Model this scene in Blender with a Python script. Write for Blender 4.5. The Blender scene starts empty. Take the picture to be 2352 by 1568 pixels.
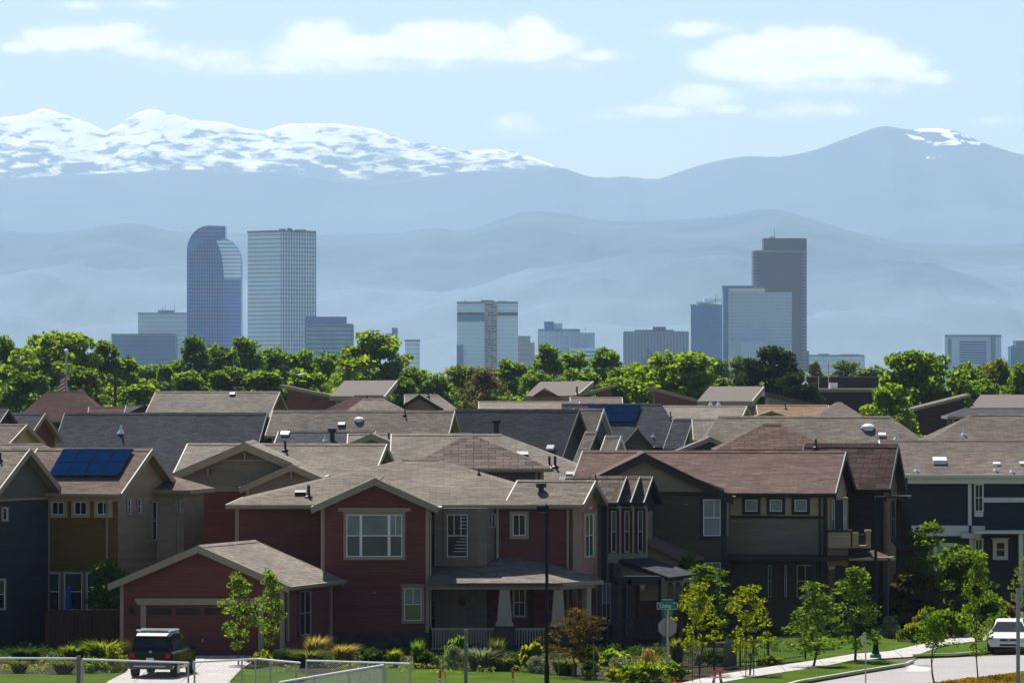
import bpy, math, random
import numpy as np
from mathutils import Vector, Matrix, noise
rad = math.radians
sc = bpy.context.scene
COL = sc.collection
# ------------------------------------------------------------------ camera
F, HC, YH, CX = 12000.0, 12.4, 860.0, 1176.0     # focal length in 2352-px units, eye height, horizon row, centre column
cd = bpy.data.cameras.new("camera"); cam = bpy.data.objects.new("camera", cd); COL.objects.link(cam)
cd.sensor_width = 36.0; cd.lens = 36.0 * F / 2352.0; cd.clip_start = 5.0; cd.clip_end = 120000.0
cam.location = (0, 0, HC); cam.rotation_euler = (math.pi / 2 + math.atan(76.0 / F), 0, 0)
sc.camera = cam
# ------------------------------------------------------------------ light, sky, exposure
SUN_EL, SUN_AZ = 51.0, -15.0                      # azimuth from the view direction, negative = left
SKY, SUN, EXPO, CLOUD = 0.054, 4.8, 0.97, 0.75
sc.view_settings.view_transform = 'Standard'; sc.view_settings.look = 'None'
sc.view_settings.exposure = EXPO; sc.view_settings.gamma = 1.0
sdir = Vector((math.sin(rad(SUN_AZ)) * math.cos(rad(SUN_EL)), math.cos(rad(SUN_AZ)) * math.cos(rad(SUN_EL)), math.sin(rad(SUN_EL))))
ld = bpy.data.lights.new("sun", 'SUN'); ld.energy = SUN; ld.angle = rad(0.53); ld.color = (1.0, 0.97, 0.92)
lo = bpy.data.objects.new("sun", ld); COL.objects.link(lo)
lo.rotation_euler = (-sdir).to_track_quat('-Z', 'Y').to_euler(); lo.location = (0, 0, 300)

def make_world():
    w = bpy.data.worlds.new("World"); sc.world = w; w.use_nodes = True
    nt = w.node_tree; N = nt.nodes; Lk = nt.links; N.clear()
    out = N.new('ShaderNodeOutputWorld'); b1 = N.new('ShaderNodeBackground'); b2 = N.new('ShaderNodeBackground')
    sky = N.new('ShaderNodeTexSky'); sky.sky_type = 'NISHITA'; sky.sun_disc = False
    sky.sun_elevation = rad(SUN_EL); sky.sun_rotation = rad(SUN_AZ); sky.altitude = 1600
    sky.air_density = 1.0; sky.dust_density = 1.6; sky.ozone_density = 1.2
    b1.inputs[1].default_value = SKY; Lk.new(sky.outputs[0], b1.inputs[0])
    b2.inputs[1].default_value = CLOUD
    tc = N.new('ShaderNodeTexCoord'); sep = N.new('ShaderNodeSeparateXYZ'); Lk.new(tc.outputs['Generated'], sep.inputs[0])
    def M(op, a, b=None, c=None):
        n = N.new('ShaderNodeMath'); n.operation = op
        for i, s in enumerate((a, b, c)):
            if s is None: continue
            if isinstance(s, (int, float)): n.inputs[i].default_value = s
            else: Lk.new(s, n.inputs[i])
        return n.outputs[0]
    yy = M('MAXIMUM', sep.outputs[1], 0.02)
    u = M('MULTIPLY', M('DIVIDE', sep.outputs[0], yy), 12.0)    # direction, in units of 1000/12000 rad
    v = M('MULTIPLY', M('DIVIDE', sep.outputs[2], yy), 12.0)
    cb = N.new('ShaderNodeCombineXYZ'); Lk.new(u, cb.inputs[0]); Lk.new(v, cb.inputs[1])
    nz = N.new('ShaderNodeTexNoise'); nz.inputs['Scale'].default_value = 12.0; nz.inputs['Detail'].default_value = 6.0; nz.inputs['Roughness'].default_value = 0.55
    sc_ = N.new('ShaderNodeVectorMath'); sc_.operation = 'MULTIPLY'; sc_.inputs[1].default_value = (0.9, 1.5, 1); Lk.new(cb.outputs[0], sc_.inputs[0])
    Lk.new(sc_.outputs[0], nz.inputs['Vector'])
    blobs = [(50,108,50,16,.9),(120,92,70,30,1),(200,86,80,28,1),(265,80,70,30,1),(320,110,60,22,.8),(380,120,120,22,.55),
             (520,132,200,28,.58),(640,155,260,18,.6),(330,75,30,12,.4),
             (735,88,85,42,1.05),(790,110,110,34,1.1),(690,120,90,34,.8),(905,105,80,30,1),(990,78,95,34,1.05),(1090,90,90,40,1.05),(1000,115,150,30,1),
             (1215,75,60,38,1.05),(1265,100,80,28,.95),(1180,120,110,26,.9),(880,148,300,18,.62),(1380,128,70,16,.62),(1300,150,80,12,.4),
             (1635,140,60,28,1),(1710,118,80,36,1.1),(1795,100,70,40,1.1),(1890,100,110,40,1.15),(1985,118,70,36,1.1),(1760,160,150,32,1.05),
             (1940,150,140,34,1.05),(2070,150,70,34,1),(2130,178,52,20,.9),(1880,198,230,20,.58),
             (1600,68,85,20,.66),(1610,222,95,30,.85),(1670,248,50,16,.7),(1510,255,110,16,.68),(1420,268,100,14,.5),
             (1865,252,115,22,.66),(1780,262,60,14,.5),(1190,285,58,26,.6),(1220,298,50,12,.5),(2300,278,70,12,.45),(360,10,70,10,.45),(180,12,60,9,.4)]
    acc = None
    for (bx, by, a, b, wgt) in blobs:
        c1 = N.new('ShaderNodeVectorMath'); c1.operation = 'SUBTRACT'; c1.inputs[1].default_value = ((bx - CX) / 1000, (YH - by) / 1000, 0); Lk.new(cb.outputs[0], c1.inputs[0])
        c2 = N.new('ShaderNodeVectorMath'); c2.operation = 'MULTIPLY'; c2.inputs[1].default_value = (1000 / (a * 1.35), 1000 / (b * 1.35), 0); Lk.new(c1.outputs[0], c2.inputs[0])
        c3 = N.new('ShaderNodeVectorMath'); c3.operation = 'DOT_PRODUCT'; Lk.new(c2.outputs[0], c3.inputs[0]); Lk.new(c2.outputs[0], c3.inputs[1])
        val = M('MULTIPLY', M('SUBTRACT', 1.0, c3.outputs['Value']), wgt)
        acc = val if acc is None else M('SMOOTH_MAX', acc, val, 0.12)
    vo = N.new('ShaderNodeTexVoronoi'); vo.feature = 'SMOOTH_F1'; vo.inputs['Scale'].default_value = 15.0; vo.inputs['Detail'].default_value = 2.0; vo.inputs['Smoothness'].default_value = .6; Lk.new(sc_.outputs[0], vo.inputs['Vector'])
    acc = M('ADD', M('MAXIMUM', acc, -0.5), M('ADD', M('MULTIPLY', M('SUBTRACT', nz.outputs['Fac'], 0.5), 0.75), M('MULTIPLY', M('SUBTRACT', 0.45, vo.outputs['Distance']), 0.32)))
    mr = N.new('ShaderNodeMapRange'); mr.interpolation_type = 'SMOOTHSTEP'
    mr.inputs['From Min'].default_value = -0.04; mr.inputs['From Max'].default_value = 0.62; Lk.new(acc, mr.inputs['Value'])
    mv = N.new('ShaderNodeMapRange'); mv.interpolation_type = 'SMOOTHSTEP'; mv.inputs['From Min'].default_value = -.45; mv.inputs['From Max'].default_value = .7; Lk.new(acc, mv.inputs['Value'])
    fac = M('MULTIPLY', M('MAXIMUM', M('MULTIPLY', mr.outputs[0], 0.95), M('MULTIPLY', mv.outputs[0], .38)), M('GREATER_THAN', sep.outputs[1], 0.03))
    nz2 = N.new('ShaderNodeTexNoise'); nz2.inputs['Scale'].default_value = 7.0; Lk.new(sc_.outputs[0], nz2.inputs['Vector']); csh = M('ADD', M('MULTIPLY', acc, .7), M('MULTIPLY', nz2.outputs['Fac'], .4))
    cr = N.new('ShaderNodeValToRGB'); Lk.new(csh, cr.inputs[0])
    cr.color_ramp.elements[0].position = .25; cr.color_ramp.elements[0].color = (.76, .78, .86, 1); cr.color_ramp.elements[1].position = .85; cr.color_ramp.elements[1].color = (1.06, 1.0, .93, 1)
    Lk.new(cr.outputs[0], b2.inputs[0])
    mx = N.new('ShaderNodeMixShader'); Lk.new(fac, mx.inputs[0]); Lk.new(b1.outputs[0], mx.inputs[1]); Lk.new(b2.outputs[0], mx.inputs[2])
    Lk.new(mx.outputs[0], out.inputs['Surface'])
make_world()
sc.cycles.use_denoising = True
sc.cycles.max_bounces = 6; sc.cycles.diffuse_bounces = 2; sc.cycles.glossy_bounces = 3; sc.cycles.transmission_bounces = 3; sc.cycles.volume_bounces = 0
sc.cycles.caustics_reflective = False; sc.cycles.caustics_refractive = False; sc.cycles.sample_clamp_indirect = 4.0

# ------------------------------------------------------------------ pixel <-> place helpers
def P(px, py, Y): return Vector(((px - CX) * Y / F, Y, HC + (YH - py) * Y / F))
def G(px, py, z=0.0): return P(px, py, (HC - z) * F / (py - YH))
def Z(py, Y): return HC + (YH - py) * Y / F
def X(px, Y): return (px - CX) * Y / F

# ------------------------------------------------------------------ materials
def new_mat(name):
    m = bpy.data.materials.new(name); m.use_nodes = True
    nt = m.node_tree; return m, nt, nt.nodes, nt.links, nt.nodes['Principled BSDF']
def noise_col(N, Lk, co, col, amt, scale, detail=4):
    n = N.new('ShaderNodeTexNoise'); n.inputs['Scale'].default_value = scale; n.inputs['Detail'].default_value = detail; Lk.new(co, n.inputs['Vector'])
    r = N.new('ShaderNodeValToRGB'); Lk.new(n.outputs['Fac'], r.inputs[0])
    r.color_ramp.elements[0].position = .25; r.color_ramp.elements[1].position = .75
    r.color_ramp.elements[0].color = [max(0, c * (1 - amt)) for c in col] + [1]; r.color_ramp.elements[1].color = [min(1, c * (1 + amt)) for c in col] + [1]
    return r.outputs[0], n.outputs['Fac']
def plain(name, col, rough=.75, amt=.12, scale=2.5, metal=0., spec=.3, bump=0.):
    m, nt, N, Lk, B = new_mat(name); tc = N.new('ShaderNodeTexCoord')
    c, f = noise_col(N, Lk, tc.outputs['Object'], col, amt, scale); Lk.new(c, B.inputs['Base Color'])
    B.inputs['Roughness'].default_value = rough; B.inputs['Metallic'].default_value = metal; B.inputs['Specular IOR Level'].default_value = spec
    if bump:
        b = N.new('ShaderNodeBump'); b.inputs['Strength'].default_value = bump; b.inputs['Distance'].default_value = .05; Lk.new(f, b.inputs['Height']); Lk.new(b.outputs[0], B.inputs['Normal'])
    return m
def siding(name, col, lap=.16, amt=.16, vert=False, strength=.9):
    m, nt, N, Lk, B = new_mat(name); tc = N.new('ShaderNodeTexCoord'); sp = N.new('ShaderNodeSeparateXYZ'); Lk.new(tc.outputs['UV'], sp.inputs[0])
    d = N.new('ShaderNodeMath'); d.operation = 'DIVIDE'; d.inputs[1].default_value = lap; Lk.new(sp.outputs[0 if vert else 1], d.inputs[0])
    fr = N.new('ShaderNodeMath'); fr.operation = 'FRACT'; Lk.new(d.outputs[0], fr.inputs[0])
    if vert:
        g = N.new('ShaderNodeMath'); g.operation = 'LESS_THAN'; g.inputs[1].default_value = .16; Lk.new(fr.outputs[0], g.inputs[0]); h = g.outputs[0]
    else: h = fr.outputs[0]
    b = N.new('ShaderNodeBump'); b.inputs['Strength'].default_value = strength; b.inputs['Distance'].default_value = .03; b.invert = not vert
    Lk.new(h, b.inputs['Height']); Lk.new(b.outputs[0], B.inputs['Normal'])
    mp = N.new('ShaderNodeMapping'); mp.inputs['Scale'].default_value = (.5, 3, 1); Lk.new(tc.outputs['UV'], mp.inputs['Vector'])
    c, f = noise_col(N, Lk, mp.outputs[0], col, amt, 1.2)
    fl = N.new('ShaderNodeMath'); fl.operation = 'FLOOR'; Lk.new(d.outputs[0], fl.inputs[0]); wn = N.new('ShaderNodeTexWhiteNoise'); wn.noise_dimensions = '1D'; Lk.new(fl.outputs[0], wn.inputs['W'])
    mr = N.new('ShaderNodeMapRange'); mr.inputs[3].default_value = .92; mr.inputs[4].default_value = 1.07; Lk.new(wn.outputs['Value'], mr.inputs[0])
    mx = N.new('ShaderNodeMix'); mx.data_type = 'RGBA'; mx.blend_type = 'MULTIPLY'; mx.inputs[0].default_value = 1; Lk.new(c, mx.inputs[6]); Lk.new(mr.outputs[0], mx.inputs[7]); Lk.new(mx.outputs[2], B.inputs['Base Color'])
    B.inputs['Roughness'].default_value = .75; B.inputs['Specular IOR Level'].default_value = .25
    return m
def shingle(name, col, amt=.22, tab=.62, row=.2, mort=.72):
    m, nt, N, Lk, B = new_mat(name); tc = N.new('ShaderNodeTexCoord')
    nd = N.new('ShaderNodeTexNoise'); nd.inputs['Scale'].default_value = .9; nd.inputs['Detail'].default_value = 3; Lk.new(tc.outputs['UV'], nd.inputs['Vector'])
    ds = N.new('ShaderNodeVectorMath'); ds.operation = 'MULTIPLY_ADD'; ds.inputs[1].default_value = (.16, .10, 0); Lk.new(nd.outputs['Color'], ds.inputs[0]); Lk.new(tc.outputs['UV'], ds.inputs[2])
    br = N.new('ShaderNodeTexBrick'); br.inputs['Scale'].default_value = 1.0; br.inputs['Brick Width'].default_value = tab; br.inputs['Row Height'].default_value = row
    br.inputs['Mortar Size'].default_value = .028; br.inputs['Mortar Smooth'].default_value = .5; br.inputs['Bias'].default_value = -.1
    br.inputs['Color1'].default_value = [c * (1 - amt) for c in col] + [1]; br.inputs['Color2'].default_value = [min(1, c * (1 + amt)) for c in col] + [1]; br.inputs['Mortar'].default_value = [c * mort for c in col] + [1]
    Lk.new(ds.outputs[0], br.inputs['Vector'])
    mp = N.new('ShaderNodeMapping'); mp.inputs['Scale'].default_value = (.7, 1.6, 1); mp.inputs['Rotation'].default_value = (0, 0, .35); Lk.new(tc.outputs['UV'], mp.inputs['Vector'])
    n2 = N.new('ShaderNodeTexNoise'); n2.inputs['Scale'].default_value = 2.2; n2.inputs['Detail'].default_value = 8; n2.inputs['Roughness'].default_value = .68; Lk.new(mp.outputs[0], n2.inputs['Vector'])
    r = N.new('ShaderNodeMapRange'); r.inputs['From Min'].default_value = .3; r.inputs['From Max'].default_value = .7; r.inputs['To Min'].default_value = .68; r.inputs['To Max'].default_value = 1.26; Lk.new(n2.outputs['Fac'], r.inputs[0])
    mx = N.new('ShaderNodeMix'); mx.data_type = 'RGBA'; mx.blend_type = 'MULTIPLY'; mx.inputs[0].default_value = 1
    Lk.new(br.outputs['Color'], mx.inputs[6]); Lk.new(r.outputs[0], mx.inputs[7]); Lk.new(mx.outputs[2], B.inputs['Base Color'])
    n3 = N.new('ShaderNodeTexNoise'); n3.inputs['Scale'].default_value = .28; n3.inputs['Detail'].default_value = 3; Lk.new(tc.outputs['UV'], n3.inputs['Vector']); r3 = N.new('ShaderNodeMapRange'); r3.inputs[1].default_value = .3; r3.inputs[2].default_value = .7; r3.inputs[3].default_value = .82; r3.inputs[4].default_value = 1.16; Lk.new(n3.outputs['Fac'], r3.inputs[0])
    m3 = N.new('ShaderNodeMix'); m3.data_type = 'RGBA'; m3.blend_type = 'MULTIPLY'; m3.inputs[0].default_value = 1; Lk.new(mx.outputs[2], m3.inputs[6]); Lk.new(r3.outputs[0], m3.inputs[7]); Lk.new(m3.outputs[2], B.inputs['Base Color'])
    b = N.new('ShaderNodeBump'); b.inputs['Strength'].default_value = 1.; b.inputs['Distance'].default_value = .045; Lk.new(n2.outputs['Fac'], b.inputs['Height']); Lk.new(b.outputs[0], B.inputs['Normal'])
    B.inputs['Roughness'].default_value = .92; B.inputs['Specular IOR Level'].default_value = .05
    return m
def leafmat(name, c1, c2, trans=.64):
    m, nt, N, Lk, B = new_mat(name); N.remove(B); out = N['Material Output']
    g = N.new('ShaderNodeNewGeometry'); r = N.new('ShaderNodeValToRGB'); Lk.new(g.outputs['Random Per Island'], r.inputs[0])
    r.color_ramp.elements[0].color = list(c1) + [1]; r.color_ramp.elements[1].color = list(c2) + [1]
    d = N.new('ShaderNodeBsdfDiffuse'); t = N.new('ShaderNodeBsdfTranslucent'); mx = N.new('ShaderNodeMixShader'); mx.inputs[0].default_value = trans
    br = N.new('ShaderNodeMix'); br.data_type = 'RGBA'; br.blend_type = 'MULTIPLY'; br.inputs[0].default_value = 1; br.inputs[7].default_value = (1.6, 1.5, .5, 1)
    Lk.new(r.outputs[0], br.inputs[6]); Lk.new(br.outputs[2], t.inputs[0]); Lk.new(r.outputs[0], d.inputs[0])
    Lk.new(d.outputs[0], mx.inputs[1]); Lk.new(t.outputs[0], mx.inputs[2]); Lk.new(mx.outputs[0], out.inputs[0])
    return m
def glass(name, col=(.015, .018, .02), rough=.06, spec=.3):
    return plain(name, col, rough, .3, .8, 0, spec)
def ground_mat(name, cols, scale=.35, fine=6., bump=.3, rough=.9, joint=0):
    m, nt, N, Lk, B = new_mat(name); tc = N.new('ShaderNodeTexCoord')
    n = N.new('ShaderNodeTexNoise'); n.inputs['Scale'].default_value = scale; n.inputs['Detail'].default_value = 8; n.inputs['Roughness'].default_value = .65; Lk.new(tc.outputs['Object'], n.inputs['Vector'])
    r = N.new('ShaderNodeValToRGB'); Lk.new(n.outputs['Fac'], r.inputs[0]); E = r.color_ramp.elements
    while len(E) < len(cols): E.new(.5)
    for i, c in enumerate(cols): E[i].position = .3 + .4 * i / max(1, len(cols) - 1); E[i].color = list(c) + [1]
    n2 = N.new('ShaderNodeTexNoise'); n2.inputs['Scale'].default_value = fine; n2.inputs['Detail'].default_value = 4; Lk.new(tc.outputs['Object'], n2.inputs['Vector'])
    mr = N.new('ShaderNodeMapRange'); mr.inputs['From Min'].default_value = .3; mr.inputs['From Max'].default_value = .7; mr.inputs['To Min'].default_value = .75; mr.inputs['To Max'].default_value = 1.25; Lk.new(n2.outputs['Fac'], mr.inputs[0])
    mx = N.new('ShaderNodeMix'); mx.data_type = 'RGBA'; mx.blend_type = 'MULTIPLY'; mx.inputs[0].default_value = 1; Lk.new(r.outputs[0], mx.inputs[6]); Lk.new(mr.outputs[0], mx.inputs[7]); last = mx.outputs[2]
    if joint:
        jb = N.new('ShaderNodeTexBrick'); jb.offset = 0; jb.inputs['Scale'].default_value = 1; jb.inputs['Brick Width'].default_value = joint; jb.inputs['Row Height'].default_value = joint; jb.inputs['Mortar Size'].default_value = .018; jb.inputs['Color1'].default_value = (1, 1, 1, 1); jb.inputs['Color2'].default_value = (.9, .89, .88, 1); jb.inputs['Mortar'].default_value = (.35, .33, .3, 1); Lk.new(tc.outputs['Object'], jb.inputs['Vector'])
        m4 = N.new('ShaderNodeMix'); m4.data_type = 'RGBA'; m4.blend_type = 'MULTIPLY'; m4.inputs[0].default_value = 1; Lk.new(last, m4.inputs[6]); Lk.new(jb.outputs['Color'], m4.inputs[7]); last = m4.outputs[2]
    Lk.new(last, B.inputs['Base Color'])
    b = N.new('ShaderNodeBump'); b.inputs['Strength'].default_value = bump; b.inputs['Distance'].default_value = .05; Lk.new(n2.outputs['Fac'], b.inputs['Height']); Lk.new(b.outputs[0], B.inputs['Normal'])
    B.inputs['Roughness'].default_value = rough; B.inputs['Specular IOR Level'].default_value = .02
    return m

M = dict(
    roof_tan=shingle('tan_shingle', (.178, .15, .122)), roof_beige=shingle('beige_shingle', (.215, .185, .15), amt=.14), roof_grey=shingle('grey_shingle', (.062, .063, .072)),
    roof_slate=shingle('slate_shingle', (.045, .047, .056), amt=.15), roof_red=shingle('redbrown_shingle', (.135, .088, .074)), roof_brown=shingle('brown_shingle', (.138, .11, .092)),
    roof_maroon=shingle('maroon_shingle', (.085, .046, .04)), roof_orange=shingle('orange_tan_shingle', (.23, .15, .095), amt=.12), roof_course=shingle('coursed_shingle', (.155, .118, .10), amt=.3, tab=.8, row=.36, mort=.3),
    roof_redcourse=shingle('red_coursed_shingle', (.118, .072, .06), amt=.3, tab=.8, row=.36, mort=.45), roof_metal=plain('metal_roofing', (.105, .084, .07), .8, .06, .6, spec=.1), roof_pink=shingle('pink_shingle', (.17, .125, .102), amt=.1),
    red=siding('red_siding', (.165, .048, .041), .15), redlow=siding('deep_red_siding', (.148, .044, .038), .15), pink=siding('rose_siding', (.40, .18, .145), .15), tan=siding('tan_siding', (.38, .285, .185), .2), olive=siding('olive_siding', (.26, .21, .15), .18),
    brown=siding('brown_siding', (.15, .092, .022), .16), ochre=siding('ochre_panel', (.44, .33, .20), .5, strength=.2), greytan=siding('grey_tan_siding', (.22, .19, .145), .18), darkolive=siding('dark_olive_siding', (.075, .062, .044), .17),
    navy=siding('navy_siding', (.024, .027, .036), .16), blue=siding('blue_siding', (.038, .046, .060), .15), sage=siding('sage_gable_siding', (.12, .112, .092), .3), slatewall=siding('slate_siding', (.07, .075, .085), .2),
    batten=siding('board_and_batten', (.19, .16, .12), .4, vert=True), brickwall=siding('dark_brick', (.055, .03, .028), .09), redbrick=siding('red_brick', (.2, .075, .05), .1), greyw=siding('grey_gable_siding', (.12, .115, .115), .25),
    trim=plain('taupe_trim', (.30, .25, .175), .6, .06), trimdark=plain('dark_trim', (.022, .017, .017), .6, .1), trimbrown=plain('brown_trim', (.055, .035, .028), .6, .1), white=plain('white_vinyl', (.90, .91, .92), .45, .02), offwhite=plain('offwhite_trim', (.64, .62, .58), .6, .05),
    navytrim=plain('navy_trim', (.02, .022, .035), .6, .1), shutter=plain('maroon_shutter', (.09, .015, .02), .6, .1), ochretrim=plain('ochre_trim', (.30, .22, .13), .6, .08), column=plain('column_paint', (.36, .31, .23), .6, .06),
    stone=plain('dark_stone', (.05, .046, .045), .9, .4, 3, bump=.6), glass=glass('dark_glass'), blind=glass('blind_glass', (.17, .20, .175), .25, .4), blindd=glass('dim_blind_glass', (.045, .06, .06), .12, .5), curtain=glass('curtain_glass', (.22, .25, .27), .3, .4), gglass=glass('painted_green_reflection_glass', (.10, .13, .03), .2, .5),  # gglass: reflected greenery is painted into the pane colour
    black=plain('black_metal', (.012, .012, .014), .5, .1), polemetal=plain('dark_pole_paint', (.006, .009, .013), .6, .1, spec=.15), galv=plain('galvanised_steel', (.42, .42, .43), .4, .08, metal=.3), railm=plain('bright_galvanised_rail', (.9, .9, .9), .35, .03), grey=plain('grey_wood', (.20, .18, .165), .8, .2), greypole=plain('grey_pole_paint', (.30, .31, .34), .5, .06),
    ventwhite=plain('white_vent_metal', (.8, .82, .85), .3, .05), ventdark=plain('dark_vent_metal', (.02, .02, .024), .5, .1), solar=plain('solar_cell', (.003, .017, .06), .9, .2, 1.5, spec=.0), solarf=plain('solar_frame', (.02, .016, .018), .8, .1, spec=0.),
    signgreen=plain('sign_green', (.0, .16, .105), .4, .08), signback=plain('sign_back_aluminium', (.34, .285, .26), .5, .05), signwhite=plain('sign_lettering', (.8, .83, .8), .4, .02), orange=plain('orange_plastic', (.75, .07, .015), .45, .05), reflect=plain('white_reflective', (.85, .85, .85), .4, .03),
    carblack=plain('black_car_paint', (.005, .005, .006), .15, .05, spec=.35), carwhite=plain('white_car_paint', (.72, .70, .62), .2, .02, spec=.6), carglass=glass('car_glass', (.012, .016, .018), .05, .4), tyre=plain('tyre_rubber', (.012, .012, .012), .85, .1), chrome=plain('chrome', (.7, .7, .72), .15, .02, metal=.9), taillight=plain('red_lens', (.42, .008, .008), .25, .05), lamp=plain('clear_lens', (.6, .62, .65), .15, .05), darkgrey=plain('dark_grey_plastic', (.06, .06, .065), .55, .1),
    umbrella=plain('blue_canvas', (.01, .05, .28), .8, .1), fencewood=plain('stained_fence_wood', (.055, .026, .014), .85, .3, 4), bark=plain('bark', (.055, .04, .03), .95, .3, 6, bump=.5), barklight=plain('pale_stake_wood', (.26, .22, .19), .9, .15, 4), lantern=plain('lantern_white', (.6, .56, .5), .5, .05), flower=plain('red_flowers', (.3, .02, .03), .7, .3, 9),
    flagred=plain('flag_red', (.35, .02, .02), .8, .05), flagwhite=plain('flag_white', (.75, .74, .74), .8, .03), flagblue=plain('flag_blue', (.03, .10, .3), .8, .05),
    lawn=ground_mat('lawn', [(.026, .056, .002), (.045, .085, .003), (.075, .115, .006)], .6, 14, .6), mulch=ground_mat('planting_bed', [(.018, .014, .010), (.045, .034, .024), (.03, .036, .012)], .8, 7, .6), concrete=ground_mat('concrete', [(.37, .345, .32), (.46, .435, .41)], .6, 9, .1, joint=1.9), road_m=ground_mat('road_surface', [(.27, .25, .235), (.33, .31, .295)], .25, 12, .1), kerb_m=ground_mat('kerb_concrete', [(.40, .38, .35), (.46, .44, .41)], .8, 9, .1), earth=ground_mat('earth', [(.05, .065, .02), (.09, .10, .035), (.12, .10, .06)], .05, 2, .3), dryplant=ground_mat('rust_groundcover', [(.16, .075, .01), (.24, .13, .015), (.12, .11, .015)], 1.2, 9, .8),
)
# ------------------------------------------------------------------ objects, labels, mesh builder
ORG = {}
def tag(o, label=None, cat=None, group=None, kind=None):
    for k, v in (('label', label), ('category', cat), ('group', group), ('kind', kind)):
        if v: o[k] = v
    return o
def thing(name, label, cat, loc, group=None):
    o = bpy.data.objects.new(name, None); COL.objects.link(o); o.location = loc; o.empty_display_size = .5; ORG[o.name] = Vector(loc)
    return tag(o, label, cat, group)
class MB:
    def __init__(s, mat=None): s.v = []; s.f = []; s.T = mat
    def add(s, pts, faces):
        o = len(s.v); s.v += [tuple(s.T @ Vector(p)) if s.T else tuple(p) for p in pts]; s.f += [tuple(i + o for i in f) for f in faces]
    def poly(s, pts): s.add(pts, [tuple(range(len(pts)))])
    def prism(s, pts, vec):
        pts = [Vector(p) for p in pts]; vec = Vector(vec); n = len(pts)
        s.add(pts + [p + vec for p in pts], [tuple(range(n))[::-1], tuple(range(n, 2 * n))] + [(i, (i + 1) % n, n + (i + 1) % n, n + i) for i in range(n)])
    def box(s, o, a, b, c):
        o, a, b, c = Vector(o), Vector(a), Vector(b), Vector(c); s.prism([o, o + a, o + a + b, o + b], c)
    def cbox(s, c, sx, sy, sz): s.box(Vector(c) - Vector((sx / 2, sy / 2, sz / 2)), (sx, 0, 0), (0, sy, 0), (0, 0, sz))
    def tube(s, p0, p1, r0, r1=None, n=8):
        p0, p1 = Vector(p0), Vector(p1); r1 = r0 if r1 is None else r1; d = (p1 - p0).normalized()
        a = d.orthogonal().normalized(); b = d.cross(a); pts = []
        for p, r in ((p0, r0), (p1, r1)):
            for i in range(n):
                t = 2 * math.pi * i / n; pts.append(p + a * r * math.cos(t) + b * r * math.sin(t))
        s.add(pts, [tuple(range(n))[::-1], tuple(range(n, 2 * n))] + [(i, (i + 1) % n, n + (i + 1) % n, n + i) for i in range(n)])
    def lathe(s, c, prof, n=12):
        c = Vector(c); pts = []; m = len(prof)
        for (r, z) in prof:
            for i in range(n):
                t = 2 * math.pi * i / n; pts.append(c + Vector((r * math.cos(t), r * math.sin(t), z)))
        fs = [(k * n + i, k * n + (i + 1) % n, (k + 1) * n + (i + 1) % n, (k + 1) * n + i) for k in range(m - 1) for i in range(n)]
        s.add(pts, fs + [tuple(range(n))[::-1], tuple(range((m - 1) * n, m * n))])
    def build(s, name, mat, parent=None, smooth=False, loc=None, uv=True, label=None):
        org = ORG[parent.name] if parent else Vector(loc if loc is not None else (0, 0, 0))
        me = bpy.data.meshes.new(name); ox, oy, oz = org
        me.from_pydata([(x - ox, y - oy, z - oz) for x, y, z in s.v], [], s.f)
        if uv:
            ul = me.uv_layers.new(name="UVMap").data; V = s.v
            for p in me.polygons:
                n = p.normal
                if abs(n.z) > .999: a, b = Vector((1, 0, 0)), Vector((0, 1, 0))
                else: a = Vector((0, 0, 1)).cross(n).normalized(); b = n.cross(a)
                for li, vi in zip(p.loop_indices, p.vertices):
                    q = V[vi]; ul[li].uv = (q[0] * a.x + q[1] * a.y + q[2] * a.z, q[0] * b.x + q[1] * b.y + q[2] * b.z)
        if smooth: me.polygons.foreach_set('use_smooth', [True] * len(me.polygons))
        me.materials.append(mat); o = bpy.data.objects.new(name, me); COL.objects.link(o)
        if parent: o.parent = parent
        else: o.location = org
        ORG[o.name] = org.copy()
        if label: o['label'] = label
        return o
def kids(o): return [c for c in o.children]
def copy_tree(o, parent=None):
    c = o.copy(); COL.objects.link(c); c.parent = parent
    for ch in kids(o): copy_tree(ch, c)
    return c

# ------------------------------------------------------------------ walls and windows
class Wall:
    def __init__(s, A, B):
        s.A, s.B = Vector(A[:2]), Vector(B[:2]); s.D = s.B - s.A; s.out = Vector((s.D.y, -s.D.x, 0)).normalized()
    def at(s, px, py, off=0.):
        k = (px - CX) / F; t = (k * s.A.y - s.A.x) / (s.D.x - k * s.D.y); q = s.A + s.D * t
        return Vector((q.x, q.y, Z(py, q.y))) + s.out * off
    def box(s, mb, x0, x1, y0, y1, o0, o1):
        y = s.at((x0 + x1) / 2, y0).y; a, b = s.at(x0, y1), s.at(x1, y1); z0, z1 = Z(y1, y), Z(y0, y); a.z = b.z = z0
        mb.box(a + s.out * o0, b - a, s.out * (o1 - o0), (0, 0, z1 - z0))
    def poly(s, mb, pts, o0, o1): mb.prism([s.at(x, y, o0) for x, y in pts], s.out * (o1 - o0))
def fwall(x0, x1, Y): return Wall((X(x0, Y), Y), (X(x1, Y), Y))
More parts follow.
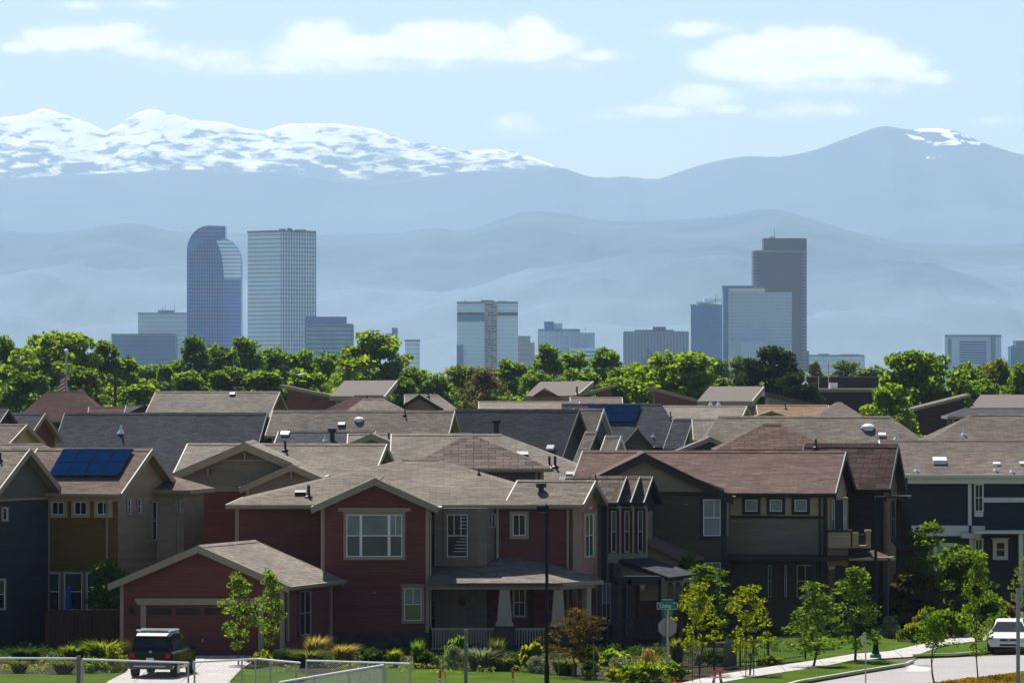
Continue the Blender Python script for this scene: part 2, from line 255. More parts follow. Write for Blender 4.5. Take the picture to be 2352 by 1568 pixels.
def window(R, w, x0, y0, x1, y1, cas=6, casm='trim', fr='white', up='glass', lo=None, cols=1, rail=True, header=0, muntin=(), shutter=None, off=0., fw=1.6, label=None):
    c = MB()
    for (a, b, e, f) in ((x0 - cas, x0, y0 - cas, y1 + cas), (x1, x1 + cas, y0 - cas, y1 + cas), (x0, x1, y0 - cas, y0), (x0, x1, y1, y1 + cas)): w.box(c, a, b, e, f, off, off + .06)
    if header: w.box(c, x0 - cas - header, x1 + cas + header, y0 - cas - header * .7, y0 - cas, off, off + .12)
    win = c.build('window', M[casm], R, label=label)
    f = MB(); w.box(f, x0, x0 + fw, y0, y1, off + .005, off + .05); w.box(f, x1 - fw, x1, y0, y1, off + .005, off + .05)
    w.box(f, x0 + fw, x1 - fw, y0, y0 + fw, off + .005, off + .05); w.box(f, x0 + fw, x1 - fw, y1 - fw, y1, off + .005, off + .05)
    ym = (y0 + y1) / 2
    if rail: w.box(f, x0 + fw, x1 - fw, ym - fw * .55, ym + fw * .55, off + .008, off + .045)
    for k in range(1, cols): xm = x0 + (x1 - x0) * k / cols; w.box(f, xm - fw * .5, xm + fw * .5, y0 + fw, y1 - fw, off + .01, off + .04)
    for xm in muntin: w.box(f, xm - .7, xm + .7, y0 + fw, ym if rail else y1 - fw, off + .012, off + .03)
    f.build('frame', M[fr], win)
    p = MB(); w.poly(p, [(x0 + .3, y0 + .3), (x1 - .3, y0 + .3), (x1 - .3, ym if lo else y1 - .3), (x0 + .3, ym if lo else y1 - .3)], off + .003, off + .022); p.build('pane', M[up], win)
    if lo: p = MB(); w.poly(p, [(x0 + .3, ym + .01), (x1 - .3, ym + .01), (x1 - .3, y1 - .3), (x0 + .3, y1 - .3)], off + .003, off + .02); p.build('pane', M[lo], win)
    if shutter:
        s = MB()
        for a, b in ((x0 - cas - shutter[1], x0 - cas), (x1 + cas, x1 + cas + shutter[1])): w.box(s, a, b, y0, y1, off + .004, off + .05)
        s.build('shutter', M[shutter[0]], win)
    return win

# ------------------------------------------------------------------ roofed block: walls + gable / hip roof
class Bk: pass
def block(R, c, ang, L, W, ze, zr, wm, rm, tm, zb=0., oh=.45, ohg=.4, hip=(0, 0), th=.16, wall=True, gut=True, rakeh=.26, corners=True):
    d = Vector((math.cos(ang), math.sin(ang), 0)); n = Vector((math.sin(ang), -math.cos(ang), 0)); c = Vector((c[0], c[1], 0))
    def q(u, v, z): return c + d * u + n * v + Vector((0, 0, z))
    V = W / 2 + oh; U = L / 2 + ohg; p = (zr - ze) / V; zw = zr - p * W / 2 - th - .012; za = zr - th - .012; hl, hr = hip; h = L / 2
    b = Bk(); b.q = q; b.U, b.V, b.L, b.W, b.ze, b.zr, b.p, b.zw, b.d, b.n = U, V, L, W, ze, zr, p, zw, d, n
    if wall:
        m = MB(); m.poly([q(-h, W / 2, zb), q(h, W / 2, zb), q(h, W / 2, zw), q(-h, W / 2, zw)]); m.poly([q(h, -W / 2, zb), q(-h, -W / 2, zb), q(-h, -W / 2, zw), q(h, -W / 2, zw)])
        for s, hp in ((-1, hl), (1, hr)):
            pts = [q(s * h, W / 2, zb), q(s * h, -W / 2, zb), q(s * h, -W / 2, zw)] + ([] if hp else [q(s * h, 0, za)]) + [q(s * h, W / 2, zw)]
            m.poly(pts if s < 0 else pts[::-1])
        b.wall = m.build('wall', M[wm], R)
    r = MB(); dn = (0, 0, -th)
    for s in (1, -1):
        pts = [q(-U + hl, 0, zr), q(U - hr, 0, zr), q(U, s * V, ze), q(-U, s * V, ze)]; r.prism(pts if s > 0 else pts[::-1], dn)
    if hl: r.prism([q(-U + hl, 0, zr), q(-U, V, ze), q(-U, -V, ze)], dn)
    if hr: r.prism([q(U - hr, 0, zr), q(U, -V, ze), q(U, V, ze)], dn)
    ra, rb = q(-U + hl, 0, zr - .02), q(U - hr, 0, zr - .02)
    if (rb - ra).length > .5:
        for s in (1, -1): r.prism([ra + n * s * .22 + Vector((0, 0, -.22 * p + .05)), ra + Vector((0, 0, .06)), ra - Vector((0, 0, .05))], rb - ra)
    b.roof = r.build('roof', M[rm], R)
    t = MB()
    for s, hp in ((-1, hl), (1, hr)):
        if hp: t.box(q(s * U, -V, ze - .2), n * 2 * V, d * s * .05, (0, 0, .2)); continue
        for sv in (1, -1):
            a, e = q(s * U, 0, zr + .015), q(s * U, sv * V, ze + .015); t.prism([a, e, e - Vector((0, 0, rakeh)), a - Vector((0, 0, rakeh))], d * s * .06)
            k = -th - .005
            t.poly([q(s * U, 0, zr + k), q(s * U, sv * V, ze + k), q(s * h, sv * V, ze + k), q(s * h, 0, zr + k)])
    for sv in (1, -1):
        k = -th - .005; t.poly([q(-h, sv * V, ze + k), q(h, sv * V, ze + k), q(h, sv * W / 2, zw), q(-h, sv * W / 2, zw)])
        t.box(q(-U, sv * V, ze - .2), d * 2 * U, n * sv * .05, (0, 0, .2))
    if wall and corners:
        for s in (-1, 1):
            for sv in (-1, 1):
                t.box(q(s * (h + .022), sv * (W / 2 + .022), zb), d * -s * .17, n * -sv * .17, (0, 0, zw - zb - .01))
    b.trim = t.build('trim', M[tm], R)
    if gut:
        g = MB(); g.box(q(-U, V + .05, ze - .13), d * 2 * U, n * .11, (0, 0, .12)); b.gutter = g.build('gutter', M[tm], R)
        if wall and (q(0, 0, 0)).y < 290: g = MB(); g.box(q(h - .42, W / 2 + .02, zb), d * .1, n * .08, (0, 0, zw - zb - .1)); g.prism([q(h - .42, W / 2 + .03, zw - .12), q(h - .42, V + .08, ze - .12), q(h - .42, V + .08, ze - .2), q(h - .42, W / 2 + .03, zw - .22)], d * .1); g.build('downspout', M[tm], R)
    b.front = Wall(q(-h, W / 2, 0), q(h, W / 2, 0)); b.right = Wall(q(h, W / 2, 0), q(h, -W / 2, 0)); b.left = Wall(q(-h, -W / 2, 0), q(-h, W / 2, 0))
    nn = (n * p + Vector((0, 0, 1))).normalized(); b.plane = (q(0, 0, zr), nn)
    return b
def ridge(R, xl, xr, yr, ye, Y, th, W, wm, rm, tm, oh=.45, ohg=.4, **k):
    """block whose ridge is seen from px xl to xr on row yr at distance Y, front eave edge on row ye; th>0 shows the right end"""
    s = F / Y; L = (xr - xl) / s / math.cos(rad(th)) - 2 * ohg; V = W / 2 + oh; ze = Z(ye, Y - V * math.cos(rad(th)))
    return block(R, (X((xl + xr) / 2, Y), Y), -rad(th), L, W, ze, Z(yr, Y), wm, rm, tm, oh=oh, ohg=ohg, **k)
def gfront(R, xl, xr, ya, ye, Y, ang, L, wm, rm, tm, oh=.45, ohg=.4, **k):
    """block whose gable wall faces us between px xl and xr; the ridge runs back at angle ang"""
    a = rad(ang); W = (xr - xl) * Y / F / math.sin(a); d = Vector((math.cos(a), math.sin(a)))
    c = Vector((X((xl + xr) / 2, Y), Y)) + d * (L / 2)
    return block(R, c, a, L, W, Z(ye, Y), Z(ya, Y), wm, rm, tm, oh=oh, ohg=ohg, **k)
def hit(pl, px, py):
    r = Vector(((px - CX) / F, 1, (YH - py) / F)); o = Vector((0, 0, HC)); return o + r * (pl[1].dot(pl[0] - o) / pl[1].dot(r))
def rside(b):    # plane of the right-hand (v>0) slope is b.plane; back slope:
    nn = (-b.n * b.p + Vector((0, 0, 1))).normalized(); return (b.q(0, 0, b.zr), nn)
def vent(b, px, py, kind='pipe', s=1.):
    p = hit(b.plane, px, py); m = MB()
    if kind == 'pipe': m.tube(p - Vector((0, 0, .1)), p + Vector((0, 0, .55 * s)), .07 * s, n=8); m.lathe(p - Vector((0, 0, .06)), [(.22 * s, 0), (.2 * s, .08), (.08 * s, .16)], 10); nm, mt = 'vent_pipe', 'ventdark'
    elif kind == 'stub': m.tube(p - Vector((0, 0, .1)), p + Vector((0, 0, .5 * s)), .13 * s, n=8); m.tube(p + Vector((0, 0, .42 * s)), p + Vector((0, 0, .62 * s)), .24 * s, n=8); nm, mt = 'flue_vent', 'ventdark'
    elif kind == 'dome': m.lathe(p - Vector((0, 0, .12)), [(.42 * s, 0), (.42 * s, .16 * s), (.55 * s, .2 * s), (.5 * s, .36 * s), (.3 * s, .5 * s), (.08 * s, .55 * s)], 16); nm, mt = 'dome_vent', 'ventwhite'
    elif kind == 'cone': m.lathe(p - Vector((0, 0, .1)), [(.24 * s, 0), (.2 * s, .1), (.08 * s, .28 * s), (.07 * s, .55 * s)], 10); nm, mt = 'vent_pipe', 'ventwhite'
    else:
        n = b.plane[1]; u = b.d; w = n.cross(u).normalized()
        m.box(p - u * .32 * s - w * .22 * s, u * .64 * s, w * .44 * s, n * .2 * s); nm, mt = 'box_vent', ('ventwhite' if kind == 'wbox' else 'ventdark')
    return m.build(nm, M[mt], b.roof, smooth=False)
def solar(R, b, corners, nc, nr):
    n = b.plane[1]; C = [hit(b.plane, *c) for c in corners]   # TL TR BR BL
    def at(u, v): return (C[0] * (1 - u) + C[1] * u) * (1 - v) + (C[3] * (1 - u) + C[2] * u) * v
    for i in range(nc):
        for j in range(nr):
            g = .012
            a = [at((i + g) / nc, (j + g) / nr), at((i + 1 - g) / nc, (j + g) / nr), at((i + 1 - g) / nc, (j + 1 - g) / nr), at((i + g) / nc, (j + 1 - g) / nr)]
            m = MB(); m.prism([q + n * .10 for q in a], n * .05); s = m.build('solar_panel', M['solarf'], R)
            ctr = sum(a, Vector()) / 4; m = MB(); m.prism([q + (ctr - q) * .035 + n * .151 for q in a], n * .004); m.build('cell_sheet', M['solar'], s)

# ------------------------------------------------------------------ vegetation prototypes
def leaf_cloud(name, rnd, clumps, nper, leaf, mat, up=.3):
    """many small leaf faces gathered in clumps: (centre, radii)"""
    tot = []
    for (c, r) in clumps:
        k = max(8, int(nper * (r[0] * r[1] * r[2]) ** (2 / 3)))
        d = rnd.normal(size=(k, 3)); d /= np.linalg.norm(d, axis=1)[:, None]; rr = rnd.uniform(.35, 1.12, size=(k, 1)) ** .6
        tot.append(np.array(c) + d * rr * np.array(r))
    Pn = np.concatenate(tot); k = len(Pn)
    a = rnd.normal(size=(k, 3)); a /= np.linalg.norm(a, axis=1)[:, None]; b = rnd.normal(size=(k, 3)); b[:, 2] *= (1 - up); b -= (a * b).sum(1)[:, None] * a; b /= np.linalg.norm(b, axis=1)[:, None]
    s = leaf * rnd.uniform(.6, 1.35, size=(k, 1)); a *= s; b *= s * .62
    V = np.stack([Pn - a, Pn + b * .9 - a * .1, Pn + a, Pn - b * .9 + a * .1], 1).reshape(-1, 3)
    me = bpy.data.meshes.new(name); me.vertices.add(4 * k); me.vertices.foreach_set('co', V.astype(np.float32).ravel())
    me.loops.add(4 * k); me.loops.foreach_set('vertex_index', np.arange(4 * k, dtype=np.int32)); me.polygons.add(k)
    me.polygons.foreach_set('loop_start', np.arange(0, 4 * k, 4, dtype=np.int32)); me.update(calc_edges=True); me.materials.append(mat)
    return me
def crown_clumps(rnd, n, z0, z1, rmax, shape, cr, lean=0., sub=15):
    """clump centres on the skins of several sub crowns spread through a crown envelope z0..z1, so that the outline is uneven"""
    out = []; S = []
    for i in range(sub):
        t = min(1, max(0, (i + .5) / sub + rnd.uniform(-.1, .1))); w = rmax * shape(t); ang = i * 2.4 + rnd.uniform(-.5, .5); q = w * rnd.uniform(.2, .78) * (1 - .3 * t)
        S.append((q * math.cos(ang) + lean * t, q * math.sin(ang), z0 + (z1 - z0) * t, max(.2 * rmax, w * rnd.uniform(.3, .52))))
    for i in range(n // 2):
        t = rnd.uniform(0, 1) ** .9; w = rmax * shape(t) * rnd.uniform(.75, 1.12); ang = rnd.uniform(0, 2 * math.pi); q = w * math.sqrt(rnd.uniform(.12, 1)); r = cr * rnd.uniform(.5, 1.3)
        out.append(((q * math.cos(ang) + lean * t, q * math.sin(ang), z0 + (z1 - z0) * t), (r, r, r * rnd.uniform(.55, .85))))
    for i in range(n - n // 2):
        x, y, z, r = S[i % sub]; d = rnd.normal(size=3); d /= np.linalg.norm(d); d[2] = d[2] * .9 + .1; k = r * rnd.uniform(.45, 1.02); c = cr * rnd.uniform(.45, 1.25)
        out.append(((x + d[0] * k, y + d[1] * k, min(max(z + d[2] * k * .95, z0 * .7), z1 + cr * .3)), (c, c, c * rnd.uniform(.55, .85))))
    return out
ROUND = lambda t: max(.12, math.sin(math.pi * (t * .86 + .1)) ** .7)
OVAL = lambda t: max(.12, math.sin(math.pi * (t * .8 + .14)) ** .9)
PYR = lambda t: .12 + .95 * (1 - t) ** .75 * min(1, t * 5 + .35)
COLU = lambda t: .45 + .5 * math.sin(math.pi * t)
def trunk_mesh(name, rnd, h, r, top, spread, n=5, twist=.03):
    m = MB(); p = Vector((0, 0, 0)); k = 5; pts = [p]
    for i in range(1, k + 1): pts.append(Vector((rnd.normal() * twist * top, rnd.normal() * twist * top, top * i / k)))
    for i in range(k): m.tube(pts[i], pts[i + 1], r * (1 - .8 * i / k), r * (1 - .8 * (i + 1) / k), 7)
    for i in range(n):
        t = .32 + .6 * i / n; b = pts[int(t * k)].lerp(pts[min(k, int(t * k) + 1)], t * k % 1); a = rnd.uniform(0, 6.28); e = b + Vector((math.cos(a) * spread * (1.2 - t), math.sin(a) * spread * (1.2 - t), top * .2))
        mid = b.lerp(e, .5) + Vector((0, 0, top * .03)); m.tube(b, mid, r * .38, r * .25, 5); m.tube(mid, e, r * .25, r * .1, 5)
    me = bpy.data.meshes.new(name); me.from_pydata(m.v, [], m.f); me.materials.append(M['bark']); return me
PROTO = {}
def proto(key, seed, H, z0, rmax, shape, nclump, cr, nper, leaf, mat, spread=None, trunkr=None, up=.3, lean=0.):
    rnd = np.random.RandomState(seed)
    cm = leaf_cloud('crown', rnd, crown_clumps(rnd, nclump, z0, H - cr * .5, rmax, shape, cr, lean), nper, leaf, mat, up)
    PROTO[key] = (trunk_mesh('trunk', rnd, H, trunkr or H * .02, H * .86, spread or rmax * .8), cm, H, rmax)
def place_tree(key, name, label, cat, x, y, H, halfw, rot=0., mat=None, group=None, z=0.):
    tm, cm, h0, r0 = PROTO[key]; o = thing(name, label, cat, (x, y, z), group); o.scale = (halfw / r0, halfw / r0, H / h0); o.rotation_euler = (0, 0, rot)
    for nm, me in (('trunk', tm), ('crown', cm)):
        if me is None: continue
        c = bpy.data.objects.new(nm, me); COL.objects.link(c); c.parent = o
        if nm == 'crown' and mat: c.material_slots[0].link = 'OBJECT'; c.material_slots[0].material = M[mat]
    return o
# ------------------------------------------------------------------ haze, ground, mountains
def make_haze():
    m = bpy.data.materials.new('haze_air'); m.use_nodes = True; N = m.node_tree.nodes; N.clear()
    o = N.new('ShaderNodeOutputMaterial'); v = N.new('ShaderNodeVolumePrincipled'); m.node_tree.links.new(v.outputs[0], o.inputs['Volume'])
    v.inputs['Color'].default_value = HAZE_C + (1,); v.inputs['Density'].default_value = HAZE_D; v.inputs['Anisotropy'].default_value = .25
    b = MB(); b.box((-9500, -70, -1.2), (19000, 0, 0), (0, 34400, 0), (0, 0, 1640)); h = b.build('haze', m, uv=False)
    tag(h, 'pale blue summer haze filling the air over the whole view', 'haze', kind='stuff')
HAZE_D, HAZE_C = 3.5e-5, (.47, .67, .86)
make_haze()
g = MB(); g.poly([(-9000, -60, 0), (9000, -60, 0), (9000, 34000, 0), (-9000, 34000, 0)]); tag(g.build('ground', M['earth']), 'flat ground of soil and grass under the houses', 'ground', kind='structure')

def spline(pts, x):
    xs = [p[0] for p in pts]; ys = [p[1] for p in pts]
    if x <= xs[0]: return ys[0]
    if x >= xs[-1]: return ys[-1]
    i = max(k for k in range(len(xs)) if xs[k] <= x); i = min(i, len(xs) - 2)
    t = (x - xs[i]) / (xs[i + 1] - xs[i]); mm = lambda k: 0 if k <= 0 or k >= len(xs) - 1 else (ys[k + 1] - ys[k - 1]) / (xs[k + 1] - xs[k - 1])
    h = xs[i + 1] - xs[i]; return (2*t**3 - 3*t*t + 1)*ys[i] + (t**3 - 2*t*t + t)*h*mm(i) + (-2*t**3 + 3*t*t)*ys[i + 1] + (t**3 - t*t)*h*mm(i + 1)
def range_mesh(name, label, pts, Yr, Yb, amp, fine, mat, seed, nx=640, ny=60):
    V, Fc = [], []
    for j in range(ny + 6):
        v = j / ny
        for i in range(nx + 1):
            px = -420 + 3190 * i / nx; x = X(px, Yr); Y = Yb + (Yr - Yb) * v
            zr = Z(spline(pts, px), Yr) + fine * noise.fractal(Vector((x / 260, seed, 0)), 1.0, 2.0, 4)
            if v <= 1:
                q = Vector((x / 1500, Y / 1900, seed)); nz = noise.fractal(q, .9, 2.1, 6) - .55 * abs(noise.noise(Vector((x / 800 + .5 * nz0(x, Y, seed), Y / 2600, seed + 9))))
                h = zr * (v ** 1.1) + amp * nz * min(1, v * 3) * (1 - v) ** .8
            else: h = zr - (v - 1) * zr * 1.4
            V.append((x, Y, max(h, -.5) if j else -.5))
    for j in range(ny + 5):
        for i in range(nx): a = j * (nx + 1) + i; Fc.append((a, a + 1, a + nx + 2, a + nx + 1))
    b = MB(); b.v, b.f = V, Fc; o = b.build(name, mat, smooth=True, uv=False); tag(o, label, name.replace('_', ' '), kind='structure')
def nz0(x, y, s): return noise.noise(Vector((x / 600, y / 600, s)))
def rock_mat(name, rock, rock2, snow=None, scol=(.82, .82, .84)):
    m, nt, N, Lk, B = new_mat(name); tc = N.new('ShaderNodeTexCoord')
    n = N.new('ShaderNodeTexNoise'); n.inputs['Scale'].default_value = .0016; n.inputs['Detail'].default_value = 9; n.inputs['Roughness'].default_value = .6; Lk.new(tc.outputs['Object'], n.inputs['Vector'])
    r = N.new('ShaderNodeValToRGB'); Lk.new(n.outputs['Fac'], r.inputs[0]); r.color_ramp.elements[0].position = .35; r.color_ramp.elements[1].position = .65
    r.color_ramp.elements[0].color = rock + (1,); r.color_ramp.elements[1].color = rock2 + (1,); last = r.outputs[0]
    B.inputs['Roughness'].default_value = .95; B.inputs['Specular IOR Level'].default_value = .05
    if snow:  # second colour driven by height: snow on the peaks, painted haze on the foothills
        (z0, z1, amp, sx, sy, sz, rot, x0, x1, lo, hi) = snow; sp = N.new('ShaderNodeSeparateXYZ'); Lk.new(tc.outputs['Object'], sp.inputs[0])
        mp = N.new('ShaderNodeMapping'); mp.inputs['Rotation'].default_value = (0, rot, 0); mp.inputs['Scale'].default_value = (sx, sy, sz); Lk.new(tc.outputs['Object'], mp.inputs['Vector'])
        s = N.new('ShaderNodeTexNoise'); s.inputs['Scale'].default_value = 1; s.inputs['Detail'].default_value = 10; s.inputs['Roughness'].default_value = .58; s.inputs['Distortion'].default_value = .6; Lk.new(mp.outputs[0], s.inputs['Vector'])
        def mr(src, a, b, c=0., d=1., sm=False):
            k = N.new('ShaderNodeMapRange'); k.inputs[1].default_value = a; k.inputs[2].default_value = b; k.inputs[3].default_value = c; k.inputs[4].default_value = d
            if sm: k.interpolation_type = 'SMOOTHSTEP'
            Lk.new(src, k.inputs[0]); return k.outputs[0]
        def mth(op, a, b):
            k = N.new('ShaderNodeMath'); k.operation = op
            for i, q in enumerate((a, b)):
                if isinstance(q, float): k.inputs[i].default_value = q
                else: Lk.new(q, k.inputs[i])
            return k.outputs[0]
        hgt = mr(sp.outputs[2], z0, z1); hgt.node.clamp = False; k = mth('ADD', hgt, mr(s.outputs['Fac'], 0., 1., -amp, amp))
        if x1 > x0: k = mth('ADD', k, mth('MULTIPLY', mth('SUBTRACT', mth('MULTIPLY', mr(sp.outputs[0], x0 - 90, x0 + 90), mr(sp.outputs[0], x1 - 90, x1 + 90, 1., 0.)), 1.), 2.))
        k = mr(k, lo, hi, 0, 1, True)
        mx = N.new('ShaderNodeMix'); mx.data_type = 'RGBA'; mx.inputs[7].default_value = tuple(scol) + (1,); Lk.new(k, mx.inputs[0]); Lk.new(last, mx.inputs[6]); last = mx.outputs[2]
    Lk.new(last, B.inputs['Base Color']); return m
Y1, Y2, Y3 = 20000., 26000., 30000.
M1 = [(-420,540),(0,532),(80,535),(160,530),(245,518),(320,515),(400,530),(520,536),(700,541),(880,538),(1000,525),(1065,527),(1150,502),(1220,488),(1310,492),(1370,503),(1500,505),(1640,498),(1775,482),(1900,514),(2000,540),(2090,557),(2230,562),(2352,559),(2700,560)]
M2 = [(-420,430),(0,412),(140,402),(300,395),(480,388),(560,395),(640,394),(720,404),(850,419),(930,412),(1050,396),(1130,392),(1200,393),(1290,387),(1340,402),(1380,408),(1440,405),(1480,416),(1512,412),(1610,378),(1700,362),(1800,358),(1880,341),(1960,311),(2025,290),(2090,297),(2150,295),(2200,303),(2260,328),(2352,355),(2700,420)]
M3 = [(-420,300),(0,270),(60,262),(97,250),(140,262),(190,280),(240,300),(262,292),(300,268),(350,250),(400,262),(450,278),(520,284),(600,302),(645,288),(725,280),(790,290),(870,300),(950,324),(1040,346),(1100,347),(1150,343),(1200,352),(1290,386),(1340,403),(1420,407),(1480,410),(1600,420),(2700,430)]
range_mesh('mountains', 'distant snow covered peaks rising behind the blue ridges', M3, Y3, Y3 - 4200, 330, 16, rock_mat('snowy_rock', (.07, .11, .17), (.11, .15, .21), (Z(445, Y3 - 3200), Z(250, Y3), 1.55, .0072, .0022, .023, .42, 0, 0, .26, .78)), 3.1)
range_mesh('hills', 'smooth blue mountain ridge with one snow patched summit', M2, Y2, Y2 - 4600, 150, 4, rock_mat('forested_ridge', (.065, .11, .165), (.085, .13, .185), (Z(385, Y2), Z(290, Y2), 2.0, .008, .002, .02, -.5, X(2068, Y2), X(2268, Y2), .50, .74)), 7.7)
range_mesh('foothills', 'low hazy foothills behind the skyscrapers', M1, Y1, Y1 - 7000, 250, 5, rock_mat('foothill_painted_haze', (.03, .06, .10), (.07, .11, .15), (Z(560, Y1), Z(700, Y1 - 3500), .9, .0007, .0004, .003, .2, 0, 0, .35, 1.0), (.11, .155, .20)), 12.3)  # pale valley haze painted into the colour of the lower slopes

# ------------------------------------------------------------------ skyline
TM = dict(
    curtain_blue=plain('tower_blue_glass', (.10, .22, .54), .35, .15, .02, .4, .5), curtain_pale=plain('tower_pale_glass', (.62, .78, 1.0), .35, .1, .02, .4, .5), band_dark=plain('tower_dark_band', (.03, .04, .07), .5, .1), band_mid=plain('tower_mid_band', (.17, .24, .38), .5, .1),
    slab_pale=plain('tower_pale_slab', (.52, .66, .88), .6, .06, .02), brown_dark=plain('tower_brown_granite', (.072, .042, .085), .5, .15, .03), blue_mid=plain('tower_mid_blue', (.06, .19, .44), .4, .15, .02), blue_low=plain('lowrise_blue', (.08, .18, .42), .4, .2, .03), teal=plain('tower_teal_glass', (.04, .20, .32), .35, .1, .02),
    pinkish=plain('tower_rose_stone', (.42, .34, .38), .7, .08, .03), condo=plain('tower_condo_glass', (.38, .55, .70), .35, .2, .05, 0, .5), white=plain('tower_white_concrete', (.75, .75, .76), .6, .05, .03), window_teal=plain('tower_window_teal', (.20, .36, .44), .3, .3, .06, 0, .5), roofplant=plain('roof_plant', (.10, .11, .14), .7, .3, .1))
M.update(TM)
def tower(label, xs, Y, ytop, mat, dep=40., bands=None, mull=None, plant=(), masts=(), name='office_tower', cat='tower', extra=None, parapet=True):
    """box tower seen from px xs (two corners, or left, near and right corner) with floor bands and mullions standing proud of its walls"""
    s = Y / F; x0, x1 = xs[0], xs[-1]; top = Z(ytop, Y)
    if len(xs) == 2: pts = [Vector((X(x0, Y), Y, 0)), Vector((X(x1, Y), Y, 0)), Vector((X(x1, Y), Y + dep, 0)), Vector((X(x0, Y), Y + dep, 0))]; vis = [(0, 1)]
    else:
        w1, w2 = (xs[1] - x0) * s, (x1 - xs[1]) * s; A, B, C = Vector((X(xs[1], Y) - w1, Y + w1, 0)), Vector((X(xs[1], Y), Y, 0)), Vector((X(xs[1], Y) + w2, Y + w2, 0)); pts = [A, B, C, A + C - B]; vis = [(0, 1), (1, 2)]
    R = thing(name, label, cat, (pts[0] + pts[2]) / 2)
    m = MB(); m.prism(pts, (0, 0, top)); m.build('body', M[mat], R)
    def edge(k): a, b = pts[vis[k][0]], pts[vis[k][1]]; d = (b - a); return a, d, Vector((d.y, -d.x, 0)).normalized()
    if bands:
        bm, step, bh, sides = bands; m = MB(); z = top - step
        while z > top * .12:
            for k in range(len(vis)):
                if k in sides: a, d, o = edge(k); m.box(a + Vector((0, 0, z)), d, o * .35, (0, 0, bh))
            z -= step
        m.build('floor_bands', M[bm], R)
    if mull:
        mm, stp, mw, sides = mull; m = MB()
        for k in sides:
            a, d, o = edge(k); n = max(2, int(d.length / stp)); u = d.normalized()
            for i in range(n + 1): m.box(a + d * (i / n) - u * mw / 2, u * mw, o * .5, (0, 0, top - .3))
        m.build('mullions', M[mm], R)
    if parapet:
        m = MB()
        for k in range(len(vis)): a, d, o = edge(k); m.box(a + Vector((0, 0, top - 1.5)), d, o * .8, (0, 0, 2.2))
        m.build('parapet', M['band_mid'], R)
    if plant:
        m = MB()
        for (a, b, y) in plant: m.box((X(a, Y), Y + 6, top), ((b - a) * s, 0, 0), (0, 10, 0), (0, 0, Z(y, Y) - top))
        m.build('roof_plant', M['roofplant'], R)
    for (px, y) in masts: m = MB(); m.tube((X(px, Y), Y + 8, top), (X(px, Y), Y + 8, Z(y, Y)), .45, .25, 6); m.build('mast', M['band_dark'], R)
    if extra: extra(R, Y, s, top)
    return R
def pbox(R, part, Y, x0, x1, y0, y1, mat, o0=-.9, o1=0.): m = MB(); m.box((X(x0, Y), Y + o0, Z(y1, Y)), (X(x1, Y) - X(x0, Y), 0, 0), (0, o1 - o0, 0), (0, 0, Z(y0, Y) - Z(y1, Y))); return m.build(part, M[mat], R)

def curved_tower():
    Y, s = 5400., 5400. / F; R = thing('office_tower', 'dark blue glass tower with curved shoulders left of the pale twin faced tower', 'tower', (X(490, Y), Y + 20, 0))
    def arc(cx, cy, rx, ry, a0, a1, n=10): return [(cx + rx * math.cos(rad(a0 + (a1 - a0) * i / n)), cy - ry * math.sin(rad(a0 + (a1 - a0) * i / n))) for i in range(n + 1)]
    A = [(429, 900)] + arc(479, 576, 50, 58, 180, 90) + [(517, 519), (517, 900)]; B = [(429.5, 900), (429.5, 590), (470, 548)] + arc(512, 600, 41.5, 52, 90, 0) + [(553.5, 900)]
    for nm, o, y0, d, mt in (('body', A, Y + 3, 30, 'curtain_blue'), ('front_body', B, Y, 34, 'curtain_blue')):
        m = MB(); m.prism([P(a, b, y0) if b < 900 else Vector((X(a, y0), y0, 0)) for a, b in o][::-1], (0, d, 0)); m.build(nm, M[mt], R)
    def span(o, y):
        xs = []
        for (a, b), (c, d) in zip(o, o[1:] + o[:1]):
            if (b - y) * (d - y) < 0: xs.append(a + (c - a) * (y - b) / (d - b))
        return (min(xs), max(xs)) if len(xs) > 1 else None
    m = MB(); k = 0
    for y in np.arange(526, 860, 8.6):
        o = B if y > 549 else A; sp = span(o, y)
        if sp: yy = Y if o is B else Y + 3; m.box((X(sp[0], Y), yy - .4, Z(y + .55, Y)), ((sp[1] - sp[0]) * s, 0, 0), (0, .4, 0), (0, 0, 1.5 * s))
    m.build('floor_bands', M['band_dark'], R)
    m = MB()
    for x in np.arange(435, 512, 5.8):
        y0 = max(556, 590 - (x - 429) * .9) if x < 475 else 552; m.box((X(x, Y), Y - .3, 0), (.5, 0, 0), (0, .3, 0), (0, 0, Z(y0, Y)))
    m.build('mullions', M['band_dark'], R)
    m = MB(); m.prism([P(a, b, Y - .32) for a, b in [(497, 552), (512, 549.5)] + arc(512, 600, 41, 51, 88, 0, 8) + [(553, 640), (515, 640), (510, 590)]][::-1], (0, .3, 0)); m.build('bright_shoulder', M['curtain_pale'], R)
curved_tower()
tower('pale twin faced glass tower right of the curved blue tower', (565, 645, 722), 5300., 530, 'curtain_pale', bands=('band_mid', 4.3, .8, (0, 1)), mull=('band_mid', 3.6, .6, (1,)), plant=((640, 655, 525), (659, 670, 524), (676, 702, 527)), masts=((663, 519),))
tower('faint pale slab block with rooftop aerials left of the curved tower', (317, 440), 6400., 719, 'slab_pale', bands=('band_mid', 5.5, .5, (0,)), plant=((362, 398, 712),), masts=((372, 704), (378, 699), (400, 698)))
tower('long dark blue low block in front of the pale slab', (256, 404), 5200., 768, 'blue_low', 30, bands=('band_mid', 4.5, .6, (0,)), plant=((262, 300, 774), (318, 402, 765)), name='office_block', cat='building')
